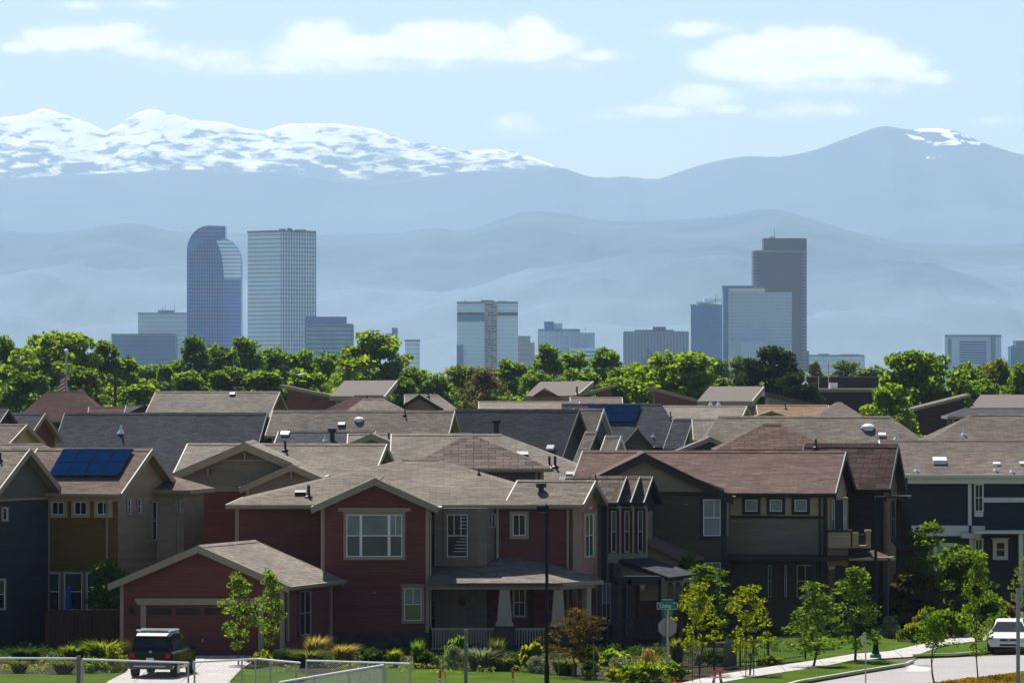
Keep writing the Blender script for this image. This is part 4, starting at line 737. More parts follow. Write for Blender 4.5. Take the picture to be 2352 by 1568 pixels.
def tan_house():
    R = house('brown and tan house with eight solar panels on its front roof', 250, 247)
    b = ridge(R, 84, 352, 1030, 1132, 247., 20, 6.2, 'tan', 'roof_pink', 'trim', ohg=.5, rakeh=.3); f, w = b.front, b.right
    solar(R, b, ((147, 1036), (309, 1036), (273, 1098), (112, 1098)), 4, 2)
    mpart(R, 'brown_panel', 'brown', lambda m: f.box(m, 100, 271, 1140, 1440, .003, .025)); mpart(R, 'ochre_panel', 'ochre', lambda m: f.box(m, 100, 271, 1139, 1150, .026, .05))
    for x0, x1 in ((121, 149), (172.5, 201), (224.5, 253)): window(R, f, x0, 1152, x1, 1181, 7, casm='ochre', up='glass', cols=2, rail=False, off=.03, fw=1.5)
    for x0, x1 in ((112, 138), (150, 190), (201, 240)): window(R, f, x0, 1315, x1, 1400, 4, up='blindd', lo='glass', cols=1, off=.03)
    window(R, w, 292, 1146, 299, 1180, 2, fw=1.2); window(R, w, 314.5, 1145, 322, 1179, 2, fw=1.2); window(R, w, 348, 1151, 359.5, 1240, 2, fw=1.4, header=2)
    e = ridge(R, 330, 464, 1090, 1124, 249.5, 12, 3.6, 'tan', 'roof_pink', 'trim', hip=(0, 1.6)); ew = e.front
    window(R, ew, 401, 1147, 408, 1175, 2.5, fw=1.1, rail=False); window(R, ew, 415, 1147, 421.5, 1175, 2.5, fw=1.1, rail=False)
tan_house()

def sage_house():
    R = house('house with broad olive front gable over red lower walls behind the garage', 570, 266)
    b = ridge(R, 430, 888, 1019, 1100, 268., 9, 7.0, 'redlow', 'roof_beige', 'trim', rakeh=.3)
    fg = gfront(R, 398, 728, 1016, 1093, 260., 90, 8, 'redlow', 'roof_beige', 'trim', oh=.35, rakeh=.4, ohg=.6); g = fg.left
    mpart(R, 'gable_panel', 'greytan', lambda m: g.poly(m, [(400, 1124), (726, 1124), (726, 1098), (563, 1027), (400, 1098)], .003, .03)); mpart(R, 'belt_trim', 'trim', lambda m: g.box(m, 400, 726, 1124, 1128, 0, .07))
    mpart(R, 'gable_bracket', 'trim', lambda m: ([g.box(m, x, x + 3, 1037 + abs(x - 563) * .43, 1055 + abs(x - 563) * .43, .02, .5) for x in (477, 562, 648)], g.box(m, 505, 622, 1055, 1059, .01, .1)))
    f2 = gfront(R, 566, 775, 1066, 1118, 256.5, 90, 4, 'greytan', 'roof_beige', 'trim', oh=.3, rakeh=.32); mpart(R, 'gable_bracket', 'trim', lambda m: f2.left.box(m, 668, 671, 1080, 1100, .02, .45))
    window(R, g, 444, 1136, 460, 1220, 5, up='blindd', lo='glass'); vent(b, 655, 1034, 'pipe', .9)
sage_house()

# ------------------------------------------------------------------ second and third rows
def simple(label, blocks, px, Y, vents=()):
    R = house(label, px, Y); out = [fn(R, *a, **k) for fn, a, k in blocks]
    for i, v in vents: vent(out[i], *v)
    return R, out
rg = lambda *a, **k: (ridge, a, k)
gf = lambda *a, **k: (gfront, a, k)
simple('beige hip roofed house just behind the red house roof', [rg(936, 1264, 998, 1075, 284., 0, 6.6, 'slatewall', 'roof_course', 'trim', hip=(3.2, 4.2)), rg(900, 1408, 997, 1102, 296., 0, 11, 'slatewall', 'roof_beige', 'trim', hip=(0, 6.3))], 1120, 290, [(1, (1200, 1047, 'box', 1.)), (1, (1262, 1070, 'pipe', 1.)), (1, (1275, 1072, 'pipe', 1.1)), (1, (1312, 1092, 'box', .9))])
simple('tan roofed house with an olive gable showing above the sage house', [rg(800, 1085, 996, 1046, 318., 0, 5.5, 'greytan', 'roof_beige', 'trim'), gf(808, 900, 996, 1022, 312., 90, 4, 'greytan', 'roof_beige', 'trim', rakeh=.35)], 900, 315, [(0, (893, 1010, 'pipe', .8))])
simple('long charcoal roofed house behind the solar panel house', [rg(146, 615, 948, 1088, 384., 10, 10.5, 'brickwall', 'roof_grey', 'trimdark', rakeh=.3)], 380, 384, [(0, (278, 993, 'cone', 1.2)), (0, (470, 1052, 'wbox', 1.2))])
simple('tan roofed house with white dome vent and blue gable end', [rg(626, 1044, 943, 1000, 380., 9, 4.6, 'slatewall', 'roof_tan', 'trim', rakeh=.3), rg(640, 862, 991, 1030, 366., 8, 4, 'slatewall', 'roof_grey', 'trim')], 840, 376, [(0, (825, 965, 'dome', .68)), (0, (785, 976, 'box', .8)), (0, (930, 953, 'pipe', .8)), (1, (655, 998, 'wbox', .9)), (1, (763, 1010, 'stub', 1.3)), (1, (746, 1012, 'cone', .8))])
simple('slate roofed house with deep dark gable overhang at centre', [rg(1046, 1329, 940, 1072, 402., 21, 8.0, 'slatewall', 'roof_slate', 'trimbrown', ohg=1.0, rakeh=.35)], 1190, 402, [(0, (1140, 990, 'stub', 1.4)), (0, (1265, 1029, 'wbox', .9))])
simple('pale row house with white edged narrow gables beside the slate roof', [rg(1318, 1386, 938, 1002, 418., 18, 4.2, 'greyw', 'roof_tan', 'offwhite', rakeh=.3), rg(1346, 1370, 990, 1062, 356., 22, 3.8, 'slatewall', 'roof_beige', 'trimbrown', rakeh=.3), rg(1392, 1425, 1000, 1050, 348., 18, 2.6, 'greyw', 'roof_beige', 'offwhite', rakeh=.3)], 1380, 360)
RS, bs = simple('dark hip roofed house with blue solar panels and a small front dormer', [rg(1290, 1574, 927, 1026, 425., 0, 8.6, 'slatewall', 'roof_grey', 'trimdark', hip=(0, 1.9)), gf(1437, 1490, 985, 1026, 417., 90, 3, 'greyw', 'roof_grey', 'trimbrown', oh=.35, rakeh=.5), rg(1548, 1591, 962, 1030, 415., 18, 5., 'slatewall', 'roof_grey', 'trimbrown', rakeh=.3)], 1440, 362, [(0, (1500, 1002, 'cone', .7)), (0, (1540, 958, 'pipe', .8))])
solar(RS, bs[0], ((1347, 932), (1474, 932), (1458, 971), (1390, 971)), 5, 2); window(RS, bs[1].left, 1447, 1034, 1466, 1060, 2, up='curtain', rail=False)
simple('red brown hip roofed house in front of the wide tan roof', [rg(1640, 1902, 974, 1032, 288., 0, 5.4, 'brickwall', 'roof_redcourse', 'trimbrown', hip=(2.7, 2.6)), gf(1560, 1700, 1004, 1040, 300., 90, 3, 'slatewall', 'roof_tan', 'trim')], 1760, 288)
simple('brown roofed house with ochre gable at the left edge', [rg(-80, 64, 974, 1020, 332., 20, 4.6, 'ochre', 'roof_brown', 'ochretrim', rakeh=.3)], 20, 332)
simple('grey green roofed house with a red gable at left', [rg(14, 105, 948, 1012, 372., 22, 4.8, 'red', 'roof_grey', 'ochretrim', rakeh=.35), rg(-60, 20, 940, 985, 366., 18, 3.6, 'slatewall', 'roof_grey', 'trimdark')], 60, 372)
simple('low brown roof strip between the left edge and the charcoal roof', [rg(-80, 146, 1019, 1048, 300., 0, 4.4, 'ochre', 'roof_brown', 'trimbrown', hip=(0, 1.2))], 40, 300)
simple('maroon hip roofed building below the flag pole', [rg(38, 265, 898, 968, 540., 0, 9, 'brickwall', 'roof_maroon', 'trimbrown', hip=(3.2, 3.4)), rg(150, 218, 893, 930, 546., 0, 5, 'brickwall', 'roof_maroon', 'trimbrown', hip=(1.4, 1.4)), rg(205, 345, 934, 960, 530., 0, 4, 'brickwall', 'roof_maroon', 'trimbrown')], 150, 540)
simple('small dark roofed house beside the beige roof at left', [gf(305, 362, 930, 948, 500., 90, 6, 'slatewall', 'roof_grey', 'trimdark'), rg(290, 375, 931, 950, 506., 0, 4, 'slatewall', 'roof_grey', 'trimdark')], 330, 500)
simple('long beige roofed house with a red gable end under the big trees', [rg(356, 644, 899, 958, 500., 12, 7.5, 'red', 'roof_beige', 'ochretrim', rakeh=.3)], 500, 500, [(0, (534, 906, 'box', .8))])
simple('small tan house with dark edged front gable and little window', [rg(930, 1056, 906, 944, 480., 0, 6, 'greytan', 'roof_beige', 'trimdark', hip=(0, 2)), gf(926, 1002, 906, 936, 476., 90, 4, 'greytan', 'roof_beige', 'trimdark', rakeh=.35)], 980, 480, [(0, (983, 910, 'pipe', 1.))])
simple('maroon hip roofed house in front of the folded roof building', [rg(738, 905, 908, 946, 470., 0, 5, 'red', 'roof_maroon', 'trimbrown', hip=(3, 1))], 820, 470, [(0, (843, 918, 'pipe', .8))])
simple('tan hip roofed house above the dome vent roof', [rg(790, 942, 916, 948, 440., 0, 4.6, 'greytan', 'roof_tan', 'trim', hip=(1.6, 2.2))], 865, 440)
simple('long low tan roofed house right of centre behind the slate roof', [rg(1100, 1330, 922, 945, 450., 0, 5, 'pink', 'roof_beige', 'trim'), rg(1310, 1428, 912, 930, 460., 0, 5, 'pink', 'roof_brown', 'trim')], 1230, 455, [(1, (1325, 905, 'pipe', 1.2))])
simple('grey tan roofed house behind the solar hip roof', [rg(1526, 1714, 932, 962, 440., 12, 5, 'greytan', 'roof_beige', 'trim'), rg(1590, 1745, 962, 1010, 400., 0, 5, 'greytan', 'roof_beige', 'trim')], 1620, 435, [(0, (1632, 928, 'cone', .8)), (0, (1650, 928, 'cone', .8))])
simple('orange tan roofed house with a dark gable mouth', [rg(1738, 1902, 930, 957, 430., 0, 5, 'ochre', 'roof_orange', 'ochretrim'), gf(1742, 1800, 944, 957, 424., 90, 4, 'brickwall', 'roof_orange', 'ochretrim')], 1810, 430, [(0, (1804, 938, 'pipe', .8))])
simple('brown pyramid roofed house left of the big dark tree', [rg(1872, 1980, 923, 957, 420., 0, 6, 'brickwall', 'roof_brown', 'trimbrown', hip=(1.7, 1.7))], 1926, 420)
simple('grey roofed house under the right folded roof', [rg(2170, 2480, 937, 956, 400., 0, 5, 'slatewall', 'roof_grey', 'trim', hip=(1.5, 0))], 2270, 400)

def folded(label, Y, wing, wingw, roof, wallm, side, back=9., gm='roof_metal'):
    """hall with one sloping roof facing us and a tilted wing roof beside it"""
    px = (roof[0][0] + roof[2][0]) / 2; R = house(label, px, Y, 'hall', 'building', 'halls with folded roofs'); (fl, bl, br, fr) = roof
    a, b, c, d = P(*fl, Y), P(*bl, Y + back), P(*br, Y + back), P(*fr, Y)
    mpart(R, 'roof', gm, lambda m: m.prism([a, d, c, b], (0, 0, -.35)))
    mpart(R, 'trim', 'offwhite' if gm == 'x' else 'trim', lambda m: (m.box(a - Vector((0, .12, .5)), d - a, (0, .1, 0), (0, 0, .5)), m.prism([d + Vector((.02, 0, 0)), c + Vector((.02, 0, 0)), c + Vector((.02, 0, -.6)), d + Vector((.02, 0, -.6))], (.12, 0, 0))))
    z0 = a.z - .4; u = Vector((.8, 0, 0))
    mpart(R, 'wall', wallm, lambda m: m.add([a + u + Vector((0, 1, -.4)), d - u * 1.2 + Vector((0, 1, -.4)), c - u + Vector((0, -.5, -.5)), b + u + Vector((0, -.5, -.5))] + [Vector((p.x, p.y, 0)) for p in (a + u + Vector((0, 1, 0)), d - u * 1.2 + Vector((0, 1, 0)), c - u + Vector((0, -.5, 0)), b + u + Vector((0, -.5, 0)))], [(0, 1, 5, 4), (1, 2, 6, 5), (2, 3, 7, 6), (3, 0, 4, 7)]))
    if wing:
        e, f = P(*wing[0], Y + 2), P(*wing[1], Y + 2); t = Vector((0, 0, -wing[2] * Y / F))
        mpart(R, 'wing_roof', gm, lambda m: m.prism([e, f, f + t, e + t], (0, back, 0)))
        mpart(R, 'wing_trim', 'trim', lambda m: m.prism([e + Vector((0, -.06, .02)), f + Vector((0, -.06, .02)), f + t + Vector((0, -.06, 0)), e + t + Vector((0, -.06, 0))], (0, .055, 0)))
        k0, k1 = e.lerp(f, wingw[0]), e.lerp(f, wingw[1])
        mpart(R, 'wing_wall', wallm, lambda m: m.prism([k0 + t * 1.02, k1 + t * 1.02, Vector((k1.x, k1.y, 0)), Vector((k0.x, k0.y, 0))], (0, back * .8, 0)))
    return R
folded('hall with folded tan roof and red walls below the pale twin faced tower', 560., ((642, 883), (768, 909), 7), (.15, 1.), ((757, 909), (791, 874), (911, 873), (881, 910)), 'redbrick', 1)
RH = folded('hall with sloping tan roof and small red gable near centre', 570., ((1412, 884), (1330, 905), 6), (.1, .5), ((1206, 909), (1241, 876), (1361, 875), (1322, 908)), 'redbrick', 1)
mpart(RH, 'front_gable', 'red', lambda m: m.prism([P(1224, 911, 568), P(1251, 894, 568), P(1283, 911, 568)], (0, 3, 0))); mpart(RH, 'gable_edge', 'trimbrown', lambda m: [m.prism([P(a, 911.5, 567.8), P(1251, 893, 567.8), P(1251, 890.5, 567.8), P(b, 911.5, 567.8)], (0, 3.2, 0)) for a, b in ((1224, 1220), (1283, 1287))])
folded('hall with folded tan roof and red walls below the striped block', 540., ((1490, 886), (1604, 917), 8), (.12, 1.), ((1601, 921), (1630, 887), (1753, 887), (1725, 921)), 'redbrick', 1)
folded('hall with tan roof cut by the right edge', 520., ((2230, 905), (2066, 946), 6), (.1, .75), ((2228, 936), (2252, 906), (2400, 906), (2400, 936)), 'brickwall', 1)
R = house('lone tilted tan roof slab right of the striped block hall', 1820, 520, 'pavilion', 'pavilion'); e, f = P(1757, 899, 522), P(1893, 932, 522); mpart(R, 'roof', 'roof_metal', lambda m: m.prism([e, f, f - Vector((0, 0, .5)), e - Vector((0, 0, .5))], (0, 8, 0))); mpart(R, 'wall', 'greytan', lambda m: m.prism([e.lerp(f, .06) - Vector((0, .0, .52)), f - Vector((0, 0, .52)), Vector((f.x, f.y, 0)), Vector((e.lerp(f, .06).x, e.y, 0))], (0, 7, 0)))
def flat_block():
    Y = 620.; R = house('flat roofed dark brown building with white rooftop boxes on the right', 1950, Y, 'flat_building', 'building')
    pbox(R, 'wall', Y, 1848, 2052, 865, 1080, 'brown_dark2', 3, 30); pbox(R, 'lower_wing', Y, 1858, 2030, 900, 1080, 'brown_dark2', -6, 2.5); pbox(R, 'roof_edge', Y, 1862, 2027, 892, 900, 'trim', -6.6, 2.5)
    pbox(R, 'parapet_line', Y, 1846, 2054, 873, 874.6, 'trimbrown', 2.5, 3); pbox(R, 'roof_unit', Y, 1902, 1919, 879, 892, 'ventwhite', -4, -1); pbox(R, 'vent_slot', Y, 1984, 1996, 881, 884, 'black', 2.6, 3)
    m = MB(); m.lathe(P(1850, 892, Y - 4), [(.5, 0), (.35, .5), (.1, .9), (.1, 1.7)], 10); m.build('roof_vent', M['ventwhite'], R)
    for x, y in ((1903, 832), (1880, 862)): m = MB(); m.tube(P(x, 890, Y - 3), P(x, y, Y - 3), .06, n=5); m.build('mast', M['galv'], R)
M['brown_dark2'] = plain('dark_brown_stucco', (.05, .036, .038), .8, .12, .5); flat_block()
# ------------------------------------------------------------------ trees
LM = dict(l_bright=leafmat('leaves_bright', (.085, .15, .020), (.19, .265, .035)), l_mid=leafmat('leaves_mid', (.06, .12, .018), (.145, .22, .030)), l_deep=leafmat('leaves_deep', (.045, .09, .014), (.115, .175, .024)), l_olive=leafmat('leaves_olive', (.085, .12, .02), (.16, .19, .03)),
    l_brown=leafmat('leaves_brownish', (.07, .065, .04), (.13, .11, .055)), l_juniper=leafmat('needles_dark', (.022, .04, .018), (.05, .07, .03), .25), l_yellow=leafmat('leaves_yellow_green', (.10, .14, .006), (.21, .235, .011)), l_purple=leafmat('leaves_rust', (.06, .04, .012), (.14, .085, .02), .4),
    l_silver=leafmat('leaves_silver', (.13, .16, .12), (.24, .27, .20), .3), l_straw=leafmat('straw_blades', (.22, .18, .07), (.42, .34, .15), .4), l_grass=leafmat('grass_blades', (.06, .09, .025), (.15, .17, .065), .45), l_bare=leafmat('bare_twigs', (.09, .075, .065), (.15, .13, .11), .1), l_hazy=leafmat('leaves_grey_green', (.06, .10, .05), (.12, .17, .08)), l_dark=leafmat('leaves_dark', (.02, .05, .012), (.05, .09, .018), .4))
M.update(LM)
proto('far_round', 11, 16, 2.5, 5.2, ROUND, 170, .95, 84, .34, M['l_bright'], 3.5)
proto('far_oval', 12, 16, 2.0, 4.4, OVAL, 160, .9, 84, .32, M['l_mid'], 3.)
proto('far_tall', 13, 16, 2.0, 3.6, lambda t: OVAL(t) * .8 + .15, 150, .8, 100, .30, M['l_deep'], 2.6)
proto('far_spread', 14, 16, 4.0, 6.4, lambda t: ROUND(min(1, t * .8 + .15)), 200, 1.0, 80, .34, M['l_bright'], 4.5, lean=.8)
proto('far_juniper', 15, 16, 1.5, 4.6, lambda t: .3 + .7 * (1 - t) ** .5, 220, .85, 170, .24, M['l_juniper'], 2.5, up=.0)
proto('far_airy', 16, 16, 3.5, 5.2, ROUND, 120, .9, 100, .27, M['l_olive'], 4.)
proto('far_bare', 17, 16, 5, 4.5, ROUND, 50, .7, 26, .16, M['l_bare'], 4.)
rt = random.Random(5); TG = 'trees beyond the rooftops'
FT = [  # key, label, px, top row, half width px, distance, leaf
 ('far_round','green tree cut by the left edge beyond the roofs',8,776,52,700,'l_mid'),
 ('far_spread','broad yellow green tree behind the flag pole',128,763,104,690,'l_bright'),
 ('far_tall','dark green tree right of the broad yellow green tree',238,790,46,720,'l_deep'),
 ('far_oval','green tree below the dark low office block',282,818,50,740,'l_mid'),
 ('far_oval','short green tree at the foot of the pale slab',340,836,46,760,'l_mid'),
 ('far_round','green tree left of the curved tower foot',397,832,50,720,'l_mid'),
 ('far_tall','dark pointed tree below the left side of the curved tower',448,781,44,720,'l_deep'),
 ('far_oval','dark green tree below the middle of the curved tower',505,790,52,730,'l_deep'),
 ('far_tall','wind ruffled tree in the gap between the two glass towers',562,783,52,740,'l_mid'),
 ('far_oval','green tree below the pale twin faced tower',628,796,54,750,'l_mid'),
 ('far_round','bright low tree right of the pale tower foot',690,806,52,760,'l_mid'),
 ('far_oval','green tree below the teal windowed block',750,808,52,750,'l_mid'),
 ('far_round','large bright green tree left of centre against pale haze',866,764,84,690,'l_bright'),
 ('far_oval','small bright tree at the left flank of the large bright tree',806,800,44,700,'l_bright'),
 ('far_oval','dark rounded tree at the right flank of the large bright tree',952,842,46,680,'l_deep'),
 ('far_round','low green tree left of the olive trees under the hotel',1006,862,46,680,'l_mid'),
 ('far_airy','olive green tree at the left foot of the hotel tower',1062,836,56,700,'l_olive'),
 ('far_airy','brownish thin leaved tree under the hotel tower',1115,842,54,690,'l_brown'),
 ('far_round','green tree at the right foot of the hotel tower',1172,828,48,720,'l_mid'),
 ('far_tall','pointed green tree below the rose coloured block',1258,798,42,730,'l_mid'),
 ('far_oval','green tree below the stepped apartment block',1316,806,50,750,'l_mid'),
 ('far_round','green tree right of the stepped apartment block',1392,802,54,760,'l_mid'),
 ('far_round','bright tree overlapping the ribbed tower foot',1448,838,62,600,'l_bright'),
 ('far_bare','bare twiggy tree in front of the ribbed tower',1492,796,26,700,'l_bare'),
 ('far_spread','large glossy bright tree right of the ribbed tower',1562,808,100,580,'l_bright'),
 ('far_airy','pale grey green tree below the mid blue tower',1652,820,38,760,'l_hazy'),
 ('far_airy','pale airy tree below the striped block',1704,816,42,740,'l_hazy'),
 ('far_juniper','dark evergreen in front of the striped block',1770,802,84,600,'l_juniper'),
 ('far_juniper','low dark evergreen right of the taller evergreen',1835,862,62,590,'l_juniper'),
 ('far_tall','small grey green tree right of the dark tower foot',1872,836,24,900,'l_hazy'),
 ('far_airy','distant green tree over the flat brown building',1945,826,46,920,'l_hazy'),
 ('far_oval','distant green tree right over the flat brown building',2002,842,48,900,'l_hazy'),
 ('far_spread','big dark bright edged tree at right before the white framed block',2116,806,98,540,'l_mid'),
 ('far_round','low bright tree at the left foot of the big dark tree',2040,884,56,500,'l_bright'),
 ('far_oval','green tree right of the big dark tree',2226,832,52,600,'l_mid'),
 ('far_round','olive green tree near the right edge before the teal block',2288,828,56,620,'l_olive'),
 ('far_round','green tree cut by the right edge beyond the roofs',2350,838,46,600,'l_mid'),
 ('far_oval','low bright tree behind the maroon hip building',318,878,62,640,'l_bright'),
 ('far_oval','dark green tree behind the long beige roof',430,852,60,640,'l_mid'),
 ('far_round','green tree over the middle of the long beige roof',520,846,66,640,'l_deep'),
 ('far_oval','green tree over the right end of the long beige roof',610,848,60,640,'l_mid'),
 ('far_round','bright tree behind the left folded roof wing',700,850,60,640,'l_bright'),
 ('far_oval','deep green tree left behind the maroon building',60,850,66,650,'l_deep'),
 ('far_round','deep green tree right behind the flag',190,845,62,650,'l_deep'),
 ('far_round','shaded green tree behind the small tan house',930,868,44,640,'l_deep'),
 ('far_oval','green tree behind the low tan roof right of centre',1230,852,56,650,'l_mid'),
 ('far_round','green tree between the two folded halls',1330,850,60,650,'l_mid'),
 ('far_oval','bright leafy tree rising between the centre halls',1420,866,56,585,'l_bright'),
 ('far_oval','dark tree behind the folded hall at right of centre',1640,862,54,640,'l_deep'),
 ('far_oval','dark tree behind the right edge hall',2250,870,56,560,'l_deep')]
for (k, lab, px, top, hw, Y, lf) in FT: place_tree(k, 'tree', lab, 'tree', X(px, Y), Y, Z(top, Y), hw * 1.45 * Y / F, rt.uniform(0, 6.28), lf, TG)
wr = np.random.RandomState(77); wc = []
for px in np.arange(-60, 2420, 7):
    Y = wr.uniform(960, 1120); zt = Z(846 + 10 * math.sin(px * .021) + 6 * math.sin(px * .057 + 1), Y) - wr.uniform(0, 1.5)
    for z in (zt - 1.2, zt - 3.6, zt - 6.): r = wr.uniform(1.3, 2.6); wc.append(((X(px, Y) + wr.uniform(-1, 1), Y, z), (r, r, r * .75)))
o = bpy.data.objects.new('far_wood', leaf_cloud('far_wood', wr, wc, 9, .42, M['l_hazy'])); COL.objects.link(o); tag(o, 'far line of soft grey green woodland behind the separate trees', 'wood', kind='stuff')
# trees of the street and gardens: px of the trunk, foot row, top row, half width
proto('young_oval', 21, 5, 1.1, 1.0, OVAL, 52, .30, 520, .085, M['l_mid'], .7, .045)
proto('young_pyr', 22, 5, .9, 1.25, PYR, 66, .30, 520, .085, M['l_mid'], .8, .05)
proto('young_round', 23, 5, 1.5, 1.35, ROUND, 64, .32, 460, .08, M['l_yellow'], .9, .05)
proto('young_top', 24, 5, 2.6, 1.3, lambda t: .9 - .55 * t, 40, .32, 520, .085, M['l_mid'], .7, .05)
proto('columnar', 25, 5, .2, 1.0, COLU, 80, .34, 560, .095, M['l_deep'], .5, .06)
proto('bushy', 26, 5, .25, 2.4, lambda t: math.sqrt(max(.05, 1 - t * t)), 150, .5, 420, .13, M['l_deep'], 1.2, .08)
SG = 'young street and garden trees'
ST = [('young_oval','young ruffled tree in front of the garage door',548,1528,1314,31,'l_mid'),
 ('young_oval','young leaning tree at the right corner of the garage',622,1520,1306,25,'l_mid'),
 ('young_round','rust leaved tree tied between two stakes right of the black lamp post',1322,1556,1400,58,'l_purple'),
 ('young_round','yellow green young tree right of the stop sign',1606,1549,1340,42,'l_yellow'),
 ('columnar','dense green tree behind the yellow green tree by the arcade porch',1624,1478,1302,46,'l_deep'),
 ('young_round','yellow green young tree beside the garden gate',1722,1552,1346,46,'l_yellow'),
 ('young_pyr','leafy tree on the grass verge left of the green lamp post',1868,1531,1332,56,'l_deep'),
 ('young_pyr','taller tree on the grass verge beside the green lamp post',1964,1521,1296,58,'l_deep'),
 ('young_top','small tree on a thin trunk in front of the driveway apron',2146,1574,1406,44,'l_deep'),
 ('young_oval','slim tall tree on a thin trunk left of the white car',2246,1558,1272,28,'l_deep'),
 ('columnar','dense round topped tree in front of the navy house',2126,1438,1204,42,'l_deep'),
 ('bushy','wide dense green tree in front of the navy house porch',2200,1432,1258,84,'l_deep'),
 ('bushy','brownish garden shrub tree between the brown and navy houses',2094,1440,1304,62,'l_brown'),
 ('young_round','leafy tree top cut by the right edge above the grey post',2352,1440,1282,26,'l_olive'),
 ('bushy','feathery bush tree in the gap between tan house and garage',250,1478,1292,50,'l_mid'),
 ('young_oval','small light green tree by the end of the porch roof',1576,1462,1268,34,'l_mid'),
 ('young_oval','little tree below the lantern at the brown house',1872,1490,1400,30,'l_deep')]
for (k, lab, px, by, top, hw, lf) in ST:
    g = G(px, by); place_tree(k, 'street_tree', lab, 'tree', g.x, g.y, Z(top, g.y) + .1, hw * 1.42 * g.y / F, rt.uniform(0, 6.28), lf, SG)

# ------------------------------------------------------------------ ground surfaces
def sheet(name, label, pts, z, mat, cat=None):
    m = MB(); m.poly([G(x, y, z) for x, y in pts]); o = m.build(name, M[mat]); return tag(o, label, cat or name.replace('_', ' '), kind='structure')
sheet('planting_bed', 'dark mulch bed along the house fronts', [(-60, 1462), (2420, 1425), (2420, 1440), (1900, 1500), (1560, 1600), (-60, 1600)], .012, 'mulch')
sheet('lawn', 'bright lawn between the grey post and the black lamp post', [(880, 1532), (960, 1535), (1170, 1541), (1300, 1552), (1400, 1562), (1500, 1580), (1500, 1620), (560, 1620), (600, 1580), (700, 1556)], .05, 'lawn')
sheet('lawn', 'lawn strip at the lower left corner', [(-60, 1547), (150, 1546), (288, 1544), (250, 1562), (170, 1620), (-60, 1620)], .05, 'lawn')
sheet('driveway', 'sunlit concrete driveway under the black car', [(318, 1504), (600, 1504), (556, 1534), (530, 1562), (505, 1620), (180, 1620), (250, 1562), (290, 1542)], .06, 'concrete')
sheet('lawn', 'lawn triangle beside the driveway right edge', [(560, 1532), (640, 1530), (720, 1552), (600, 1620), (510, 1620), (533, 1563)], .05, 'lawn')
walk = [(1470, 1590), (1640, 1549), (1764, 1530), (1869, 1515), (1960, 1500), (2040, 1494), (2106, 1480), (2169, 1466), (2279, 1453), (2420, 1440), (2420, 1452), (2279, 1467), (2174, 1479), (2092, 1507), (2004, 1512), (1874, 1531), (1764, 1547), (1611, 1573), (1560, 1590)]
sheet('sidewalk', 'pale concrete sidewalk running up to the right', walk, .06, 'concrete')
sheet('road', 'wide pale street in the lower right', [(1700, 1640), (1830, 1574), (2079, 1530), (2110, 1512), (2180, 1509), (2420, 1499), (2420, 1640)], .008, 'road_m')
sheet('lawn', 'grass verge with two trees beside the sidewalk', [(1611, 1574), (1764, 1548), (1874, 1532), (1964, 1513), (2004, 1513), (2076, 1521), (2078, 1526), (1960, 1545), (1830, 1567), (1740, 1590), (1590, 1590)], .10, 'lawn')
sheet('lawn', 'lawn in front of the brown house beyond the sidewalk', [(1680, 1462), (1760, 1450), (1900, 1452), (2016, 1462), (2090, 1474), (2104, 1479), (2040, 1493), (1960, 1499), (1869, 1514), (1780, 1522), (1690, 1528)], .05, 'lawn')
sheet('lawn', 'grass verge beside the white car', [(2096, 1506), (2175, 1481), (2279, 1469), (2420, 1456), (2420, 1486), (2279, 1496), (2186, 1504)], .10, 'lawn')
sheet('lawn', 'far lawn strip behind the shrubs at right', [(2100, 1412), (2420, 1412), (2420, 1428), (2100, 1432)], .06, 'lawn')
sheet('path', 'thin pale path in front of the navy house', [(2160, 1416), (2420, 1418), (2420, 1421), (2160, 1419)], .075, 'concrete')
sheet('lawn', 'grass edge at the lower right corner', [(2080, 1590), (2170, 1566), (2345, 1540), (2420, 1532), (2420, 1640), (2040, 1640)], .10, 'lawn')
def kerb(label, pts, h=.13, w=.16):
    m = MB()
    for a, b in zip(pts, pts[1:]):
        p, q = G(*a), G(*b); d = (q - p); n = Vector((d.y, -d.x, 0)).normalized(); m.box(p + Vector((0, 0, .01)), d, n * w, (0, 0, h))
    tag(m.build('kerb', M['kerb_m']), label, 'kerb', kind='structure')
kerb('concrete kerb along the grass verge with two trees', [(1700, 1606), (1830, 1569), (1960, 1547), (2078, 1528), (2090, 1522)])
kerb('concrete kerb below the grass verge by the white car', [(2096, 1508), (2186, 1506), (2279, 1498), (2420, 1489)])
gp = G(2105, 1538, .01); m = MB(); m.poly([G(x, y, .016) for x, y in [(2088, 1524), (2145, 1534), (2130, 1541), (2080, 1541)]]); tag(m.build('kerb_ramp', M['kerb_m']), 'pale kerb ramp apron at the end of the grass verge', 'ramp', kind='structure')

# ------------------------------------------------------------------ shrubs and grass tufts
def tuft_mesh(name, seed, n, h, r, mat, lean=.0, w=.03):
    rd = random.Random(seed); b = MB()
    for i in range(n):
        a = rd.uniform(0, 6.28); q = r * .35 * math.sqrt(rd.random()); x, y = q * math.cos(a), q * math.sin(a); hh = h * rd.uniform(.55, 1.05); s = r * rd.uniform(.25, 1.) ; ex, ey = x + s * math.cos(a) + lean * hh, y + s * math.sin(a)
        t = Vector((-math.sin(a), math.cos(a), 0)) * w; p0 = Vector((x, y, 0)); p1 = Vector((x + (ex - x) * .35, y + (ey - y) * .35, hh * .7)); p2 = Vector((ex, ey, hh * rd.uniform(.8, 1)))
        b.add([p0 - t, p0 + t, p1 + t, p1 - t, p2], [(0, 1, 2, 3), (3, 2, 4)])
    me = bpy.data.meshes.new(name); me.from_pydata(b.v, [], b.f); me.materials.append(mat); return me
DOME = lambda t: math.sqrt(max(.04, 1 - t * t))
